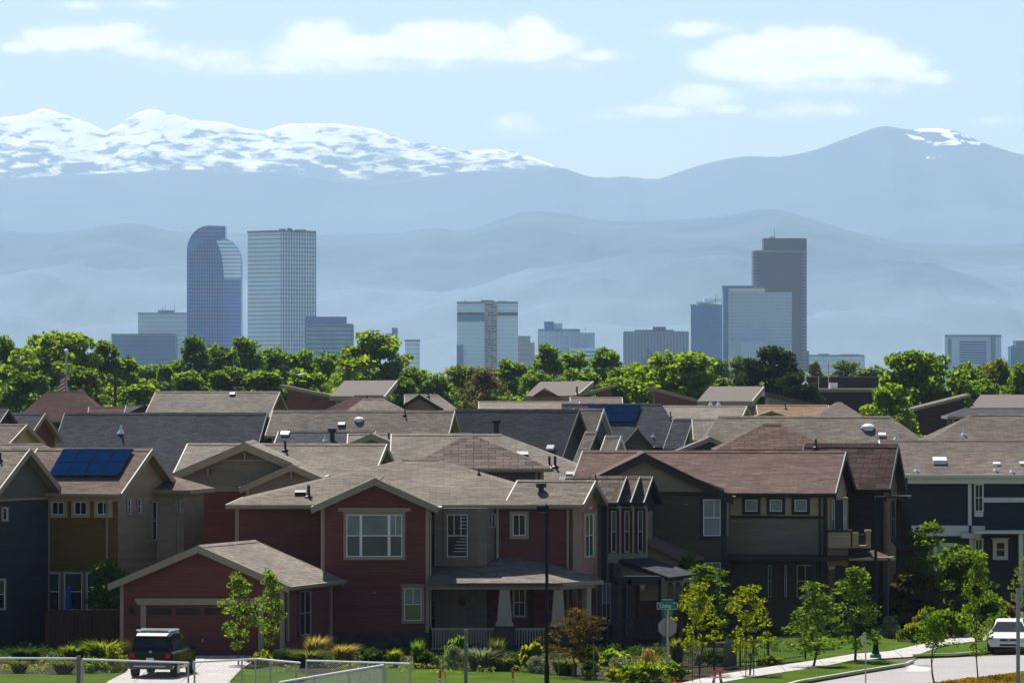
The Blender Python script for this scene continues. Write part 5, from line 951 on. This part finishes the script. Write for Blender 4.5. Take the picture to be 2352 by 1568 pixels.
def shrub_mesh(seed, mat, leaf=.11, n=30):
    r = np.random.RandomState(seed); return leaf_cloud('foliage', r, crown_clumps(r, n, .08, .85, .8, DOME, .26), 700, leaf, mat, .2)
SH = dict(tuft=(tuft_mesh('blades', 1, 420, 1, 1, M['l_grass']), 1), plume=(tuft_mesh('blades', 2, 420, 1, .9, M['l_straw'], .35), 1), upright=(tuft_mesh('blades', 3, 420, 1, .55, M['l_grass'], .08), 1), shrub=(shrub_mesh(4, M['l_mid']), 1), shrub2=(shrub_mesh(5, M['l_mid'], .15, 22), 1), fluffy=(shrub_mesh(6, M['l_silver'], .07, 40), 1))
def plant(kind, label, px, by, wpx, hpx, mat, group='garden plants along the house fronts'):
    me = SH[kind][0]; g = G(px, by); s = g.y / F; nm = 'grass_clump' if kind in ('tuft', 'plume', 'upright') else 'shrub'
    o = bpy.data.objects.new(nm, me); COL.objects.link(o); o.location = (g.x, g.y, 0); o.scale = (wpx * s / 2, wpx * s / 2, hpx * s); o.rotation_euler = (0, 0, rt.uniform(-.6, .6) if kind == 'plume' else rt.uniform(0, 6.28))
    o.material_slots[0].link = 'OBJECT'; o.material_slots[0].material = M[mat]; tag(o, label, 'grass clump' if nm == 'grass_clump' else 'shrub', group)
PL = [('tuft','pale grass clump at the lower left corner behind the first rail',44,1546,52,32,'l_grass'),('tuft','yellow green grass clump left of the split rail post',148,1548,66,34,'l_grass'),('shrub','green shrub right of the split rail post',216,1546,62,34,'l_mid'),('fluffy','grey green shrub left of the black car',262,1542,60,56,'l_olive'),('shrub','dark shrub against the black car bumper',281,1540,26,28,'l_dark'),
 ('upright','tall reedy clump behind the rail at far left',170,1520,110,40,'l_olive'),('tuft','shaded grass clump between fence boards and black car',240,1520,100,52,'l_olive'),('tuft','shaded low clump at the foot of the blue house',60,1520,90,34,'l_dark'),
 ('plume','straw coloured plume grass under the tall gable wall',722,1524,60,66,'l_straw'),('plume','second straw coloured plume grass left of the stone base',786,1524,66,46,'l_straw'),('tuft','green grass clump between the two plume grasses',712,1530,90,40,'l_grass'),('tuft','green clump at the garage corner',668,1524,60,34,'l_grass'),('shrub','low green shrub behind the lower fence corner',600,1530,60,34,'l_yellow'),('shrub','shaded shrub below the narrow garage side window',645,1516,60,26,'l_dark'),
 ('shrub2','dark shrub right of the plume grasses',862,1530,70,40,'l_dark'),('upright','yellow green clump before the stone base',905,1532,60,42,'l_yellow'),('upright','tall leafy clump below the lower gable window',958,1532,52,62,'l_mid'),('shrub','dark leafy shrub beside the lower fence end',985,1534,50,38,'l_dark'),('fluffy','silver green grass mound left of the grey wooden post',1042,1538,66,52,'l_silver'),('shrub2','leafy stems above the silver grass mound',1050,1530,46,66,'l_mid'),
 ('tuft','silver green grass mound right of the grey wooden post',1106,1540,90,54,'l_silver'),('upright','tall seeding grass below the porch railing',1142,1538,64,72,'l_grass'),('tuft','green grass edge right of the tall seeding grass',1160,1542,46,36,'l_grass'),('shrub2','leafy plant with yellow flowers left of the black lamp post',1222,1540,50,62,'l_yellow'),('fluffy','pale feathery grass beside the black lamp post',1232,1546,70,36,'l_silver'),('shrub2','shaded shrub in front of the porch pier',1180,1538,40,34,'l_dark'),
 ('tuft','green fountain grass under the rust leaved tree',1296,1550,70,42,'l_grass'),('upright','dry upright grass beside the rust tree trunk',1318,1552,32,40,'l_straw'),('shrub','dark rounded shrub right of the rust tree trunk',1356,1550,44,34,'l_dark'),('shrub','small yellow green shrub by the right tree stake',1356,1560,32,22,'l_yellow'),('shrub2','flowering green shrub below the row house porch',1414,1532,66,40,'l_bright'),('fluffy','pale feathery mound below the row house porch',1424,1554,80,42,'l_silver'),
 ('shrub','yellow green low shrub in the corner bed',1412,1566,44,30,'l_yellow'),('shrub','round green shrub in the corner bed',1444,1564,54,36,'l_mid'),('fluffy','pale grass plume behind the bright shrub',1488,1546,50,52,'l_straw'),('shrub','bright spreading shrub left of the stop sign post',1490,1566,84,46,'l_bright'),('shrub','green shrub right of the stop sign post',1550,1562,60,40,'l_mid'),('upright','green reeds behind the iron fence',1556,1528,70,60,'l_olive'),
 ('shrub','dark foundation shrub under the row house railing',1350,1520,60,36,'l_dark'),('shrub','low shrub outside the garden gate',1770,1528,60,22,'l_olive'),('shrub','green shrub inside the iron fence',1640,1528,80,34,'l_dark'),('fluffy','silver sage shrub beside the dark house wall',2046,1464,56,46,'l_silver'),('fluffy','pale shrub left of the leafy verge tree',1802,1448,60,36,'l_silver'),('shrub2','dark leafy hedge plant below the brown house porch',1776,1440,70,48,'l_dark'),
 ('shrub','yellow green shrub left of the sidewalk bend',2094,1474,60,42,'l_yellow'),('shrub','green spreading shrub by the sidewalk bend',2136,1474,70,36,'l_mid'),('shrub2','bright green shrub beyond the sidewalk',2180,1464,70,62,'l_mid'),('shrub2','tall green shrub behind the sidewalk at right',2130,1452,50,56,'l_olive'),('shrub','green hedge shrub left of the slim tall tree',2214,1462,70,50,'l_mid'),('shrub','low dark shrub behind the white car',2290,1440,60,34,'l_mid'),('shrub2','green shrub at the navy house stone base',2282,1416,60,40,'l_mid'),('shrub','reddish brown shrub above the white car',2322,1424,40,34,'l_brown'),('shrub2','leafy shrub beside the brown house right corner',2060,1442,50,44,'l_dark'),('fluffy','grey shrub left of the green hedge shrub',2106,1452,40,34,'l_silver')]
for a in PL: plant(a[0], a[1], a[2], a[3], a[4] * 1.32, a[5] * 1.1, a[6])
gc = leaf_cloud('groundcover', np.random.RandomState(9), [((G(x, y).x, G(x, y).y, .06), (1.2, 1.0, .16)) for x, y in [(2130, 1592), (2160, 1584), (2190, 1577), (2220, 1572), (2250, 1568), (2280, 1565), (2310, 1562), (2340, 1558), (2200, 1590), (2240, 1584), (2290, 1580), (2330, 1574)]], 2400, .06, leafmat('rust_leaves', (.2, .10, .012), (.32, .2, .02), .3), .1)
o = bpy.data.objects.new('ground_cover', gc); COL.objects.link(o); tag(o, 'rust and yellow ground cover in the lower right corner', 'ground cover', kind='stuff')

rg_ = np.random.RandomState(31)
def bed_cover(label, polys, n, leaf, mat, hmax):
    cl = []
    for (x0, x1, y0, y1) in polys:
        k = int(n * (x1 - x0) / 100)
        for i in range(k):
            p = G(rg_.uniform(x0, x1), rg_.uniform(y0, y1)); h = hmax * rg_.uniform(.3, 1); cl.append(((p.x, p.y, h * .5), (rg_.uniform(.2, .5), rg_.uniform(.2, .5), h * .55)))
    o = bpy.data.objects.new('ground_cover', leaf_cloud('groundcover', rg_, cl, 420, leaf, mat, .1)); COL.objects.link(o); tag(o, label, 'ground cover', kind='stuff')
bed_cover('low green planting filling the beds along the house fronts', [(-20, 285, 1500, 1545), (640, 1560, 1512, 1548), (1400, 1560, 1545, 1568)], 16, .06, M['l_olive'], .34)
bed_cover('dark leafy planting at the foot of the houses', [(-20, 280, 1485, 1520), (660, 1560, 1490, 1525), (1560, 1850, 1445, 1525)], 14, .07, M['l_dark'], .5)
bed_cover('green planting between the sidewalk and the right houses', [(1900, 2352, 1425, 1450), (2100, 2300, 1440, 1466), (1764, 1920, 1430, 1452)], 22, .07, M['l_mid'], .45)
# ------------------------------------------------------------------ fences, posts, lamps, signs
FG = 'construction fence panels along the bottom'
def fence_panel(label, a, b, Y0, Y1, posts, mesh=False, h=None):
    p, q = P(a[0], a[1], Y0), P(b[0], b[1], Y1); R = thing('fence_panel', label, 'fence', (p.x, p.y, 0), FG)
    m = MB(); m.tube(p, q, .036, n=10); m.build('top_rail', M['railm'], R)
    for t in posts: c = p.lerp(q, t); m = MB(); m.tube((c.x, c.y, 0), c, .035, n=8); m.build('post', M['galv'], R)
    m = MB(); L = (q - p).length; z1 = min(p.z, q.z) - .03; st = .09 if mesh else .16; u = (q - p) / L; n = int(L / st)
    for i in range(-int(z1 / st), n + 1):
        for s in (1, -1):
            t0, t1 = (i * st, i * st + z1) if s > 0 else (i * st + z1, i * st); za, zb = .02, z1
            ta, tb = t0, t1
            if min(ta, tb) < 0:
                if ta < 0: za = za - ta / (tb - ta) * (zb - za); ta = 0
                if tb < 0: zb = za + (0 - ta) / (tb - ta) * (zb - za); tb = 0
            if max(ta, tb) > L:
                if ta > L: za = za + (L - ta) / (tb - ta) * (zb - za); ta = L
                if tb > L: zb = za + (L - ta) / (tb - ta) * (zb - za); tb = L
            A, B = p + u * ta, p + u * tb; A.z, B.z = za, zb
            if (A - B).length > .05: m.tube(A, B, (.004 if mesh else .002), n=3)
    m.build('chain_link', M['galv'], R)
fence_panel('long chain link panel along the lower left edge', (-60, 1510), (178, 1511), 194, 194, (1.,))
fence_panel('chain link panel crossing in front of the black car', (190, 1513), (434, 1521), 194, 192.5, (0., .995))
fence_panel('chain link panel in front of the driveway', (447, 1519), (590, 1512), 193, 194.5, (0., .76, .98))
fence_panel('chain link panel with bright rail left of the lawn', (592, 1512), (690, 1521), 194.5, 192.5, (.3, .9), True)
fence_panel('meshed chain link panel ending at a thick post by the lawn', (704, 1516), (942, 1523), 193.5, 192, (.0, .52, .76, 1.), True)
fence_panel('lower chain link panel running back behind the meshed panel', (640, 1566), (880, 1526), 180, 191, (0, .33, .66, 1.), True)

def post(name, label, cat, px, top, w, Y, mat, n=4, cap=None, group=None):
    R = thing(name, label, cat, (X(px, Y), Y, 0), group); m = MB(); h = Z(top, Y); r = w * Y / F / 2
    (m.cbox((X(px, Y), Y, h / 2), 2 * r, 2 * r, h) if n == 4 else m.tube((X(px, Y), Y, 0), (X(px, Y), Y, h), r, r, n)); m.build('shaft', M[mat], R)
    if cap: m = MB(); m.tube((X(px, Y), Y, h), (X(px, Y), Y, h + .16), r * 1.15, n=10); m.build('cap', M[cap], R)
    return R
post('wooden_post', 'grey weathered wooden post standing in the lawn', 'post', 1070, 1445, 8, 205, 'grey')
post('metal_post', 'plain grey metal post at the lower right edge', 'post', 2338, 1349, 9, 207, 'greypole', 12, 'navytrim')
post('wooden_post', 'split wooden post between the two left chain link panels', 'post', 181, 1505, 9, 193, 'grey')
for lab, x, by, top in (('thin tree stake left of the rust leaved tree', 1283, 1553, 1472), ('pale leaning tree stake right of the rust leaved tree', 1363, 1562, 1475), ('dark tree stake left of the yellow green tree by the gate', 1713, 1556, 1484), ('dark tree stake right of the yellow green tree by the gate', 1731, 1553, 1480), ('dark tree stake left of the tree by the stop sign', 1567, 1566, 1490), ('dark tree stake nearer the tree by the stop sign', 1590, 1568, 1496)):
    g = G(x, by); post('tree_stake', lab, 'stake', x, top, 2.4, g.y, 'barklight' if x < 1400 else 'bark', 6, None, 'stakes beside young trees')
def lamp_post():
    Y = 205.; R = thing('lamp_post', 'tall black lamp post with flat box head in front of the red house porch', 'lamp post', (X(1256, Y), Y, 0), 'street lamps')
    m = MB(); m.tube((X(1256, Y), Y, 0), (X(1256, Y), Y, 1.05), .105, .1, 12); m.tube((X(1256, Y), Y, 1.05), (X(1256, Y), Y, Z(1162, Y)), .072, .062, 12); m.build('pole', M['polemetal'], R)
    m = MB(); m.box(P(1233, 1175, Y) + Vector((0, -.16, 0)), (.47, 0, 0), (0, .34, 0), (0, 0, .2)); m.box(P(1232, 1162, Y) + Vector((0, -.18, 0)), (.5, 0, 0), (0, .38, 0), (0, 0, .04)); h = m.build('lamp_head', M['polemetal'], R)
    m = MB(); m.tube(P(1255, 1160, Y), P(1255, 1156, Y), .035, n=8); m.build('photo_sensor', M['umbrella'], h); m = MB(); m.box(P(1236, 1175.4, Y) + Vector((0, -.12, 0)), (.36, 0, 0), (0, .26, 0), (0, 0, .01)); m.build('lens', M['lamp'], h)
    m = MB(); m.cbox(P(1251, 1518, Y), .07, .12, .14); m.build('pole_fitting', M['signgreen'], R)
lamp_post()
def lamp_post2():
    g = G(2011, 1512); Y = g.y; R = thing('lamp_post', 'dark green street lamp post behind the taller verge tree', 'lamp post', (X(2011, Y), Y, 0), 'street lamps')
    m = MB(); m.lathe((X(2011, Y), Y, 0), [(.2, 0), (.2, .15), (.13, .4), (.1, .9), (.07, 1.2), (.062, Z(1143, Y))], 12); m.build('pole', M['polemetal'], R)
    m = MB(); m.box(P(2009, 1149, Y) + Vector((0, -.15, 0)), (.5, 0, 0), (0, .3, 0), (0, 0, .18)); m.build('lamp_head', M['polemetal'], R); m = MB(); m.lathe((X(2011, Y), Y, 0), [(.26, 0), (.24, .18), (.15, .26)], 12); m.build('base', M['signgreen'], R)
lamp_post2()
def lantern_post():
    Y = 250.; R = thing('lantern_post', 'small white lantern on a short post before the brown house porch', 'garden lamp', (X(1857, Y), Y, 0)); m = MB(); m.tube((X(1857, Y), Y, 0), (X(1857, Y), Y, Z(1367, Y)), .05, n=8); m.build('shaft', M['barklight'], R)
    m = MB(); m.lathe(P(1857, 1367, Y), [(.1, 0), (.17, .3), (.19, .32), (.19, .36), (.05, .45)], 10); m.build('lantern', M['lantern'], R)
lantern_post()
def text_mesh(name, body, size, parent, mat, M4):
    cu = bpy.data.curves.new(name, 'FONT'); cu.body = body; cu.size = size; cu.extrude = .004; cu.align_x = 'CENTER'; cu.align_y = 'CENTER'
    t = bpy.data.objects.new('tmp', cu); me = bpy.data.meshes.new_from_object(t); bpy.data.objects.remove(t)
    b = MB(M4); b.add([v.co for v in me.vertices], [tuple(p.vertices) for p in me.polygons]); return b.build(name, M[mat], parent)
def stop_sign():
    Y = 214.; R = thing('sign_post', 'corner post with green street name sign and grey octagon back', 'street sign', (X(1533, Y), Y, 0))
    m = MB(); m.tube((X(1533, Y), Y, 0), P(1533, 1400, Y), .045, n=10); m.build('shaft', M['galv'], R)
    w = fwall(1500, 1560, Y + .07); m = MB(); r = 22.6; m.prism([w.at(1533 + r * math.cos(rad(22.5 + 45 * k)), 1440 - r * math.sin(rad(22.5 + 45 * k))) for k in range(8)], (0, .012, 0)); oc = m.build('octagon_back', M['signback'], R)
    m = MB(); m.prism([w.at(1533 + r * math.cos(rad(22.5 + 45 * k)), 1440 - r * math.sin(rad(22.5 + 45 * k)), -.013) for k in range(8)], (0, .006, 0)); m.build('stop_face', M['taillight'], oc)
    w = fwall(1500, 1560, Y - .06); m = MB(); w.poly(m, [(1508.5, 1398), (1556, 1398), (1556, 1383), (1545, 1383), (1545, 1375.5), (1520, 1375.5), (1520, 1383), (1508.5, 1383)], 0, .02); s = m.build('name_sign', M['signgreen'], R)
    m = MB()
    for a, b, c, d in ((1508.5, 1556, 1397.3, 1398), (1508.5, 1509.2, 1383, 1397), (1555.3, 1556, 1383, 1397), (1508.5, 1520, 1383, 1383.7), (1545, 1556, 1383, 1383.7), (1520, 1545, 1375.5, 1376.3)): w.box(m, a, b, c, d, .02, .024)
    m.build('sign_edge', M['signwhite'], s)
    c = w.at(1528.5, 1390.6, .022); text_mesh('sign_lettering', 'Unity', .22, s, 'signwhite', Matrix.Translation(c) @ Matrix.Rotation(math.pi / 2, 4, 'X'))
    w2 = Wall((X(1524, Y), Y - .25), (X(1545, Y), Y + .3)); m = MB(); w2.box(m, 1524, 1544, 1399, 1412, -.01, .01); m.build('cross_name_sign', M['signgreen'], R)
stop_sign()
def small_sign():
    Y = G(1987, 1640).y * 1.07; R = thing('sign_post', 'thin grey post with a small blank sign back in front of the grass verge', 'street sign', (X(1988, Y), Y, 0)); m = MB(); m.tube((X(1988, Y), Y, 0), P(1988, 1458, Y), .028, n=8); m.build('shaft', M['galv'], R)
    w = fwall(1970, 1995, Y + .05); m = MB(); w.box(m, 1977, 1987, 1459, 1474, 0, .01); m.build('sign_back', M['galv'], R)
small_sign()
def delineator(label, px, top, w, Y, lean=0.):
    R = thing('delineator', label, 'delineator', (X(px, Y), Y, 0), 'orange and white traffic delineators'); r = w * Y / F / 2; h = Z(top, Y); B = Vector((X(px, Y), Y, 0)); T = B + Vector((lean, 0, h)); m = MB(); m.lathe(B, [(r * 2.6, 0), (r * 2.4, .06), (r * 1.1, .09)], 12); m.build('rubber_base', M['black'], R)
    m = MB(); m.tube(B + Vector((0, 0, .05)), T, r, r * .85, 12); m.lathe(T - Vector((0, 0, .02)), [(r * .85, 0), (r * .8, .04), (r * .4, .08)], 10); bd = m.build('tube', M['orange'], R)
    for t in (.42, .58): a = B.lerp(T, t); b = B.lerp(T, t + .09); m = MB(); m.tube(a, b, r * 1.06, n=12); m.build('reflective_band', M['reflect'], bd)
delineator('thick orange and white delineator left of the grey wooden post', 1008, 1540, 7.5, 204, .06); delineator('orange and white delineator between the grey post and the lamp post', 1178, 1541, 6, 204)
delineator('left leg of the crossed pair of orange delineators on the sidewalk', 1638, 1543, 7, 209, .08); delineator('right leg of the crossed pair of orange delineators on the sidewalk', 1657, 1540, 7, 209, -.08); delineator('small orange delineator by the stop sign post', 1549, 1559, 5, 206)
delineator('thin bent orange marker stick right of the thick delineator', 1028, 1542, 2.6, 206, -.12)
delineator('orange delineator tip behind the meshed fence panel', 1044 - 588 + 588 - 195, 1556, 4, 208)

def iron_fence():
    run = [(1556, 1545), (1640, 1540), (1700, 1531), (1764, 1527), (1850, 1515)]; R = thing('iron_fence', 'black iron picket fence with a gate along the corner garden', 'fence', G(1700, 1531)); m = MB(); b = MB(); h = 1.15
    for (a, c) in zip(run, run[1:]):
        p, q = G(*a), G(*c); d = q - p; L = d.length; u = d / L
        for zz in (.18, h - .1): m.box(p + Vector((0, 0, zz)), d, (0, .03, 0), (0, 0, .04))
        n = int(L / .13)
        for i in range(n): e = p + u * (i * .13); m.box(e, u * .022, (0, .022, 0), (0, 0, h))
        b.cbox(p + Vector((0, 0, (h + .12) / 2)), .08, .08, h + .12)
    m.build('pickets', M['black'], R); b.cbox(G(1850, 1515) + Vector((0, 0, .64)), .08, .08, 1.28); b.build('fence_posts', M['black'], R)
    m = MB(); p, q = G(1661, 1537), G(1692, 1532); d = q - p
    for i in range(9): m.box(p + d * i / 9 - Vector((0, .1, 0)), d / 14, (0, .04, 0), (0, 0, 1.25 - .12 * abs(i - 4) / 4)); 
    m.box(p - Vector((0, .08, 0)) + Vector((0, 0, .1)), d, (0, .04, 0), (0, 0, .95)); m.build('gate', M['black'], R)
iron_fence()
def wood_fence():
    Y = 238.; R = thing('wooden_fence', 'dark stained board fence between the tan house and the garage', 'fence', (X(180, Y), Y, 0)); m = MB()
    for x in np.arange(104, 270, 7.4): m.box(P(x, 1490, Y), (.14, 0, 0), (0, .03, 0), (0, 0, Z(1402 + 3 * math.sin(x), Y) - Z(1490, Y)))
    m.build('boards', M['fencewood'], R); m = MB(); m.box(P(104, 1404, Y - .06), (3.3, 0, 0), (0, .05, 0), (0, 0, .1)); m.box(P(104, 1463, Y - .06), (3.3, 0, 0), (0, .05, 0), (0, 0, .1)); m.build('rail', M['fencewood'], R)
    for x in (122, 163, 205, 262): m = MB(); m.box(P(x, 1490, Y - .1), (.12, 0, 0), (0, .1, 0), (0, 0, 1.8)); m.build('post', M['fencewood'], R)
wood_fence()
def umbrella():
    Y = 240.5; R = thing('patio_umbrella', 'closed blue patio umbrella behind the board fence', 'umbrella', (X(157, Y), Y, 0)); m = MB(); m.tube((X(157, Y), Y, 0), P(157, 1400, Y), .03, n=8); m.build('shaft', M['galv'], R)
    m = MB(); m.lathe(P(157, 1402, Y), [(.13, 0), (.15, .4), (.12, .85), (.1, 1.0), (.03, 1.15)], 10); m.build('canopy', M['umbrella'], R); m = MB(); m.prism([P(151, 1362, Y - .1), P(158, 1343, Y - .1), P(164, 1346, Y - .1), P(160, 1362, Y - .1)], (0, .12, 0)); m.build('top_flap', M['umbrella'], R)
umbrella()
def flagpole():
    Y = 560.; R = thing('flag_pole', 'tall flag pole with a limp red and white striped flag at left', 'flag pole', (X(150, Y), Y, 0)); m = MB(); m.tube((X(150, Y), Y, 0), P(152.5, 810, Y), .2, .1, 10); m.build('pole', M['galv'], R); m = MB(); m.lathe(P(152, 810, Y), [(.05, 0), (.22, .12), (.22, .3), (.05, .42)], 10); m.build('ball', M['white'], R)
    f = None
    for i in range(9):
        y0 = 862 + i * 4.4; m = MB(); m.prism([P(139.5 - i * .6, y0 + 4, Y - .3), P(149.3, y0 - 4, Y - .3), P(149.3, y0 + .4, Y - .3), P(139.0 - i * .6, y0 + 8.4, Y - .3)], (0, .25, 0)); k = m.build('flag_stripe' if f else 'flag', M['flagblue' if i == 0 else ('flagred' if i % 2 else 'flagwhite')], f or R); f = f or k
flagpole()
def far_poles():
    Y = 640.; R = thing('utility_pole', 'dark wooden utility pole among the left trees', 'utility pole', (X(264, Y), Y, 0)); m = MB(); m.tube((X(264, Y), Y, 0), P(264, 858, Y), .22, .16, 8); m.build('pole', M['bark'], R); m = MB(); m.box(P(258, 866, Y - .2), (.65, 0, 0), (0, .12, 0), (0, 0, .14)); m.build('crossarm', M['bark'], R)
    Y = 600.; R = thing('street_light', 'arched street light among the trees behind the left folded roof', 'street light', (X(676, Y), Y, 0), 'street lamps'); m = MB(); m.tube((X(676, Y), Y, 0), P(676, 868, Y), .14, .1, 8); m.tube(P(676, 868, Y), P(686, 862, Y), .08, .07, 6); m.build('pole', M['ventdark'], R); m = MB(); m.tube(P(686, 862, Y), P(700, 858, Y), .16, .1, 8); m.build('lamp_head', M['white'], R)
far_poles()

# ------------------------------------------------------------------ cars
def car(label, loc, yaw, paint, kind):
    """x forward, y left, z up; body lofted through cross sections"""
    T = Matrix.Translation(loc) @ Matrix.Rotation(yaw, 4, 'Z'); R = thing('parked_car', label, 'car', loc)
    def loft(secs, name, mat, parent=R, smooth=True):
        m = MB(T); n = len(secs[0])
        for i, s in enumerate(secs[:-1]): pass
        m.add([p for s in secs for p in s], [tuple(range(n))[::-1], tuple(range((len(secs) - 1) * n, len(secs) * n))] + [(i * n + k, i * n + (k + 1) % n, (i + 1) * n + (k + 1) % n, (i + 1) * n + k) for i in range(len(secs) - 1) for k in range(n)])
        return m.build(name, M[mat], parent, smooth=False)
    def sec(x, hw, zb, zt, ch=.12): return [(x, -hw + .05, zb), (x, -hw, zb + .15), (x, -hw, zt - ch), (x, -hw + ch * 1.1, zt), (x, hw - ch * 1.1, zt), (x, hw, zt - ch), (x, hw, zb + .15), (x, hw - .05, zb)]
    def quad(name, mat, pts, off, parent): m = MB(T); m.prism(pts, off); return m.build(name, M[mat], parent)
    suv = kind == 'suv'; hl = 2.35; w = .95
    if suv:
        body = loft([sec(-hl, .84, .42, .98), sec(-hl + .12, .93, .34, 1.08), sec(-1.2, w, .3, 1.10), (sec(.8, w, .3, 1.08)), sec(1.25, w, .3, 1.06), sec(2.0, .93, .32, .96), sec(hl - .1, .88, .36, .84), sec(hl, .8, .42, .74)], 'body', paint)
        gh = [(-hl + .1, .86, .80, 1.06), (-hl + .42, .84, .70, 1.70), (-1.2, .84, .70, 1.78), (0.1, .84, .70, 1.78), (.55, .84, .68, 1.70), (1.35, .86, .80, 1.05)]
    else:
        body = loft([sec(-hl, .80, .42, .86), sec(-hl + .15, .88, .34, .96), sec(-1.3, .93, .28, .98), sec(.5, .93, .28, .98), sec(1.1, .93, .28, .95), sec(1.9, .90, .3, .86), sec(hl - .12, .86, .32, .72), sec(hl, .74, .38, .60)], 'body', paint)
        gh = [(-1.75, .80, .72, .95), (-1.05, .78, .60, 1.40), (-.4, .78, .60, 1.47), (.15, .78, .60, 1.44), (.35, .78, .62, 1.37), (1.25, .82, .74, .93)]
    secs = [[(x, -hb, .9), (x, -ht, z - .04 if z > 1.1 else z), (x, -ht + .08, z), (x, ht - .08, z), (x, ht, z - .04 if z > 1.1 else z), (x, hb, .9)] for x, hb, ht, z in gh]
    cab = loft(secs, 'cabin', paint)
    (xr0, _, _, zr0), (xr1, _, hr, zr1) = gh[0], gh[1]; (xf1, _, hf, zf1), (xf0, _, _, zf0) = gh[4], gh[5]; lo = .16
    quad('rear_window', 'carglass', [(xr0 + (xr1 - xr0) * t, s * (.76 if t < .5 else hr - .1), zr0 + (zr1 - zr0) * t + .01) for s, t in ((-1, .22), (1, .22), (1, .9), (-1, .9))], (-.03, 0, .01), cab)
    quad('windshield', 'carglass', [(xf0 + (xf1 - xf0) * t, s * (.76 if t < .5 else hf - .08), zf0 + (zf1 - zf0) * t + .015) for s, t in ((1, .08), (-1, .08), (-1, .92), (1, .92))], (.03, 0, .012), cab)
    for s in (-1, 1):
        for a, b in (((gh[1][0] + .05), -.42), (-.34, gh[4][0] - .05)):
            zt = (1.62 if suv else 1.34); zb = 1.12 if suv else 1.0; yt = .715 if suv else .63; yb = .83 if suv else .77
            quad('side_window', 'carglass', [(a, s * yb, zb), (b, s * yb, zb), (b, s * yt, zt), (a, s * yt, zt)], (0, s * .03, .0), cab)
        quad('mirror', paint, [(xf0 - .2, s * .92, 1.0), (xf0 - .05, s * .92, 1.0), (xf0 - .05, s * .92, 1.15), (xf0 - .2, s * .92, 1.15)], (0, s * .2, 0), body)
        quad('taillight', 'taillight', [(-hl - .005, s * .62, .82), (-hl - .005, s * .82, .82), (-hl + .06, s * .86, 1.0), (-hl + .05, s * .66, 1.0)], (-.04, 0, 0), body)
        quad('headlight', 'lamp', [(hl - .02, s * .42, .60 if not suv else .7), (hl - .1, s * .80, .63 if not suv else .72), (hl - .16, s * .84, .74 if not suv else .85), (hl - .08, s * .42, .70 if not suv else .82)], (.05, 0, 0), body)
        for x in (-1.42, 1.42):
            m = MB(T); m.tube((x, s * .70, .34), (x, s * (w + .01), .34), .34, n=20); wh = m.build('wheel', M['tyre'], R); m = MB(T); m.tube((x, s * (w + .005), .34), (x, s * (w + .03), .34), .2, n=14); m.build('rim', M['galv'], wh)
    quad('grille', 'darkgrey', [(hl - .03, -.4, .58), (hl - .03, .4, .58), (hl - .07, .4, .69), (hl - .07, -.4, .69)], (.05, 0, 0), body)
    quad('front_bumper', 'darkgrey' if suv else paint, [(hl - .06, -.82, .34), (hl - .06, .82, .34), (hl - .03, .78, .52), (hl - .03, -.78, .52)], (.09, 0, 0), body)
    quad('air_intake', 'black', [(hl + .035, -.42, .37), (hl + .035, .42, .37), (hl + .06, .38, .46), (hl + .06, -.38, .46)], (.012, 0, 0), body)
    quad('rear_bumper', 'darkgrey', [(-hl + .02, -.86, .38), (-hl + .02, .86, .38), (-hl + .02, .86, .66), (-hl + .02, -.86, .66)], (-.12, 0, 0), body)
    quad('bumper_step', 'galv', [(-hl - .1, -.66, .45), (-hl - .1, .66, .45), (-hl - .1, .66, .51), (-hl - .1, -.66, .51)], (-.03, 0, 0), body)
    quad('licence_plate', 'offwhite', [(-hl - .005, -.16, .7), (-hl - .005, .16, .7), (-hl - .005, .16, .82), (-hl - .005, -.16, .82)], (-.03, 0, 0), body)
    if suv:
        m = MB(T)
        for s in (-.62, .62): m.tube((-1.7, s, 1.86), (.2, s, 1.86), .025, n=6); m.tube((-1.5, s, 1.76), (-1.5, s, 1.86), .02, n=5); m.tube((0, s, 1.76), (0, s, 1.86), .02, n=5)
        for x in (-1.45, -.5): m.box((x - .04, -.78, 1.87), (.1, 0, 0), (0, 1.56, 0), (0, 0, .05))
        m.build('roof_rack', M['railm'], R); quad('spoiler', 'darkgrey', [(-hl + .25, -.64, 1.66), (-hl + .25, .64, 1.66), (-hl + .6, .66, 1.76), (-hl + .6, -.66, 1.76)], (0, 0, .04), cab)
        quad('tailgate_badge', 'galv', [(-hl + .08, -.06, 1.02), (-hl + .08, .06, 1.02), (-hl + .1, .05, 1.1), (-hl + .1, -.05, 1.1)], (-.03, 0, 0), body)
    else: quad('badge', 'chrome', [(hl - .04, -.05, .60), (hl - .04, .05, .60), (hl - .06, .05, .68), (hl - .06, -.05, .68)], (.06, 0, 0), body)
g = G(350, 1558); car('black sport utility car with roof rack parked on the driveway seen from behind', (g.x + .3, g.y + 2.0, .06), math.pi / 2 - rad(9), 'carblack', 'suv')
g = G(2324, 1502); car('white sedan parked at the right edge facing the camera', (g.x + .1, g.y + 2.3, .01), -math.pi / 2 - rad(6), 'carwhite', 'sedan')
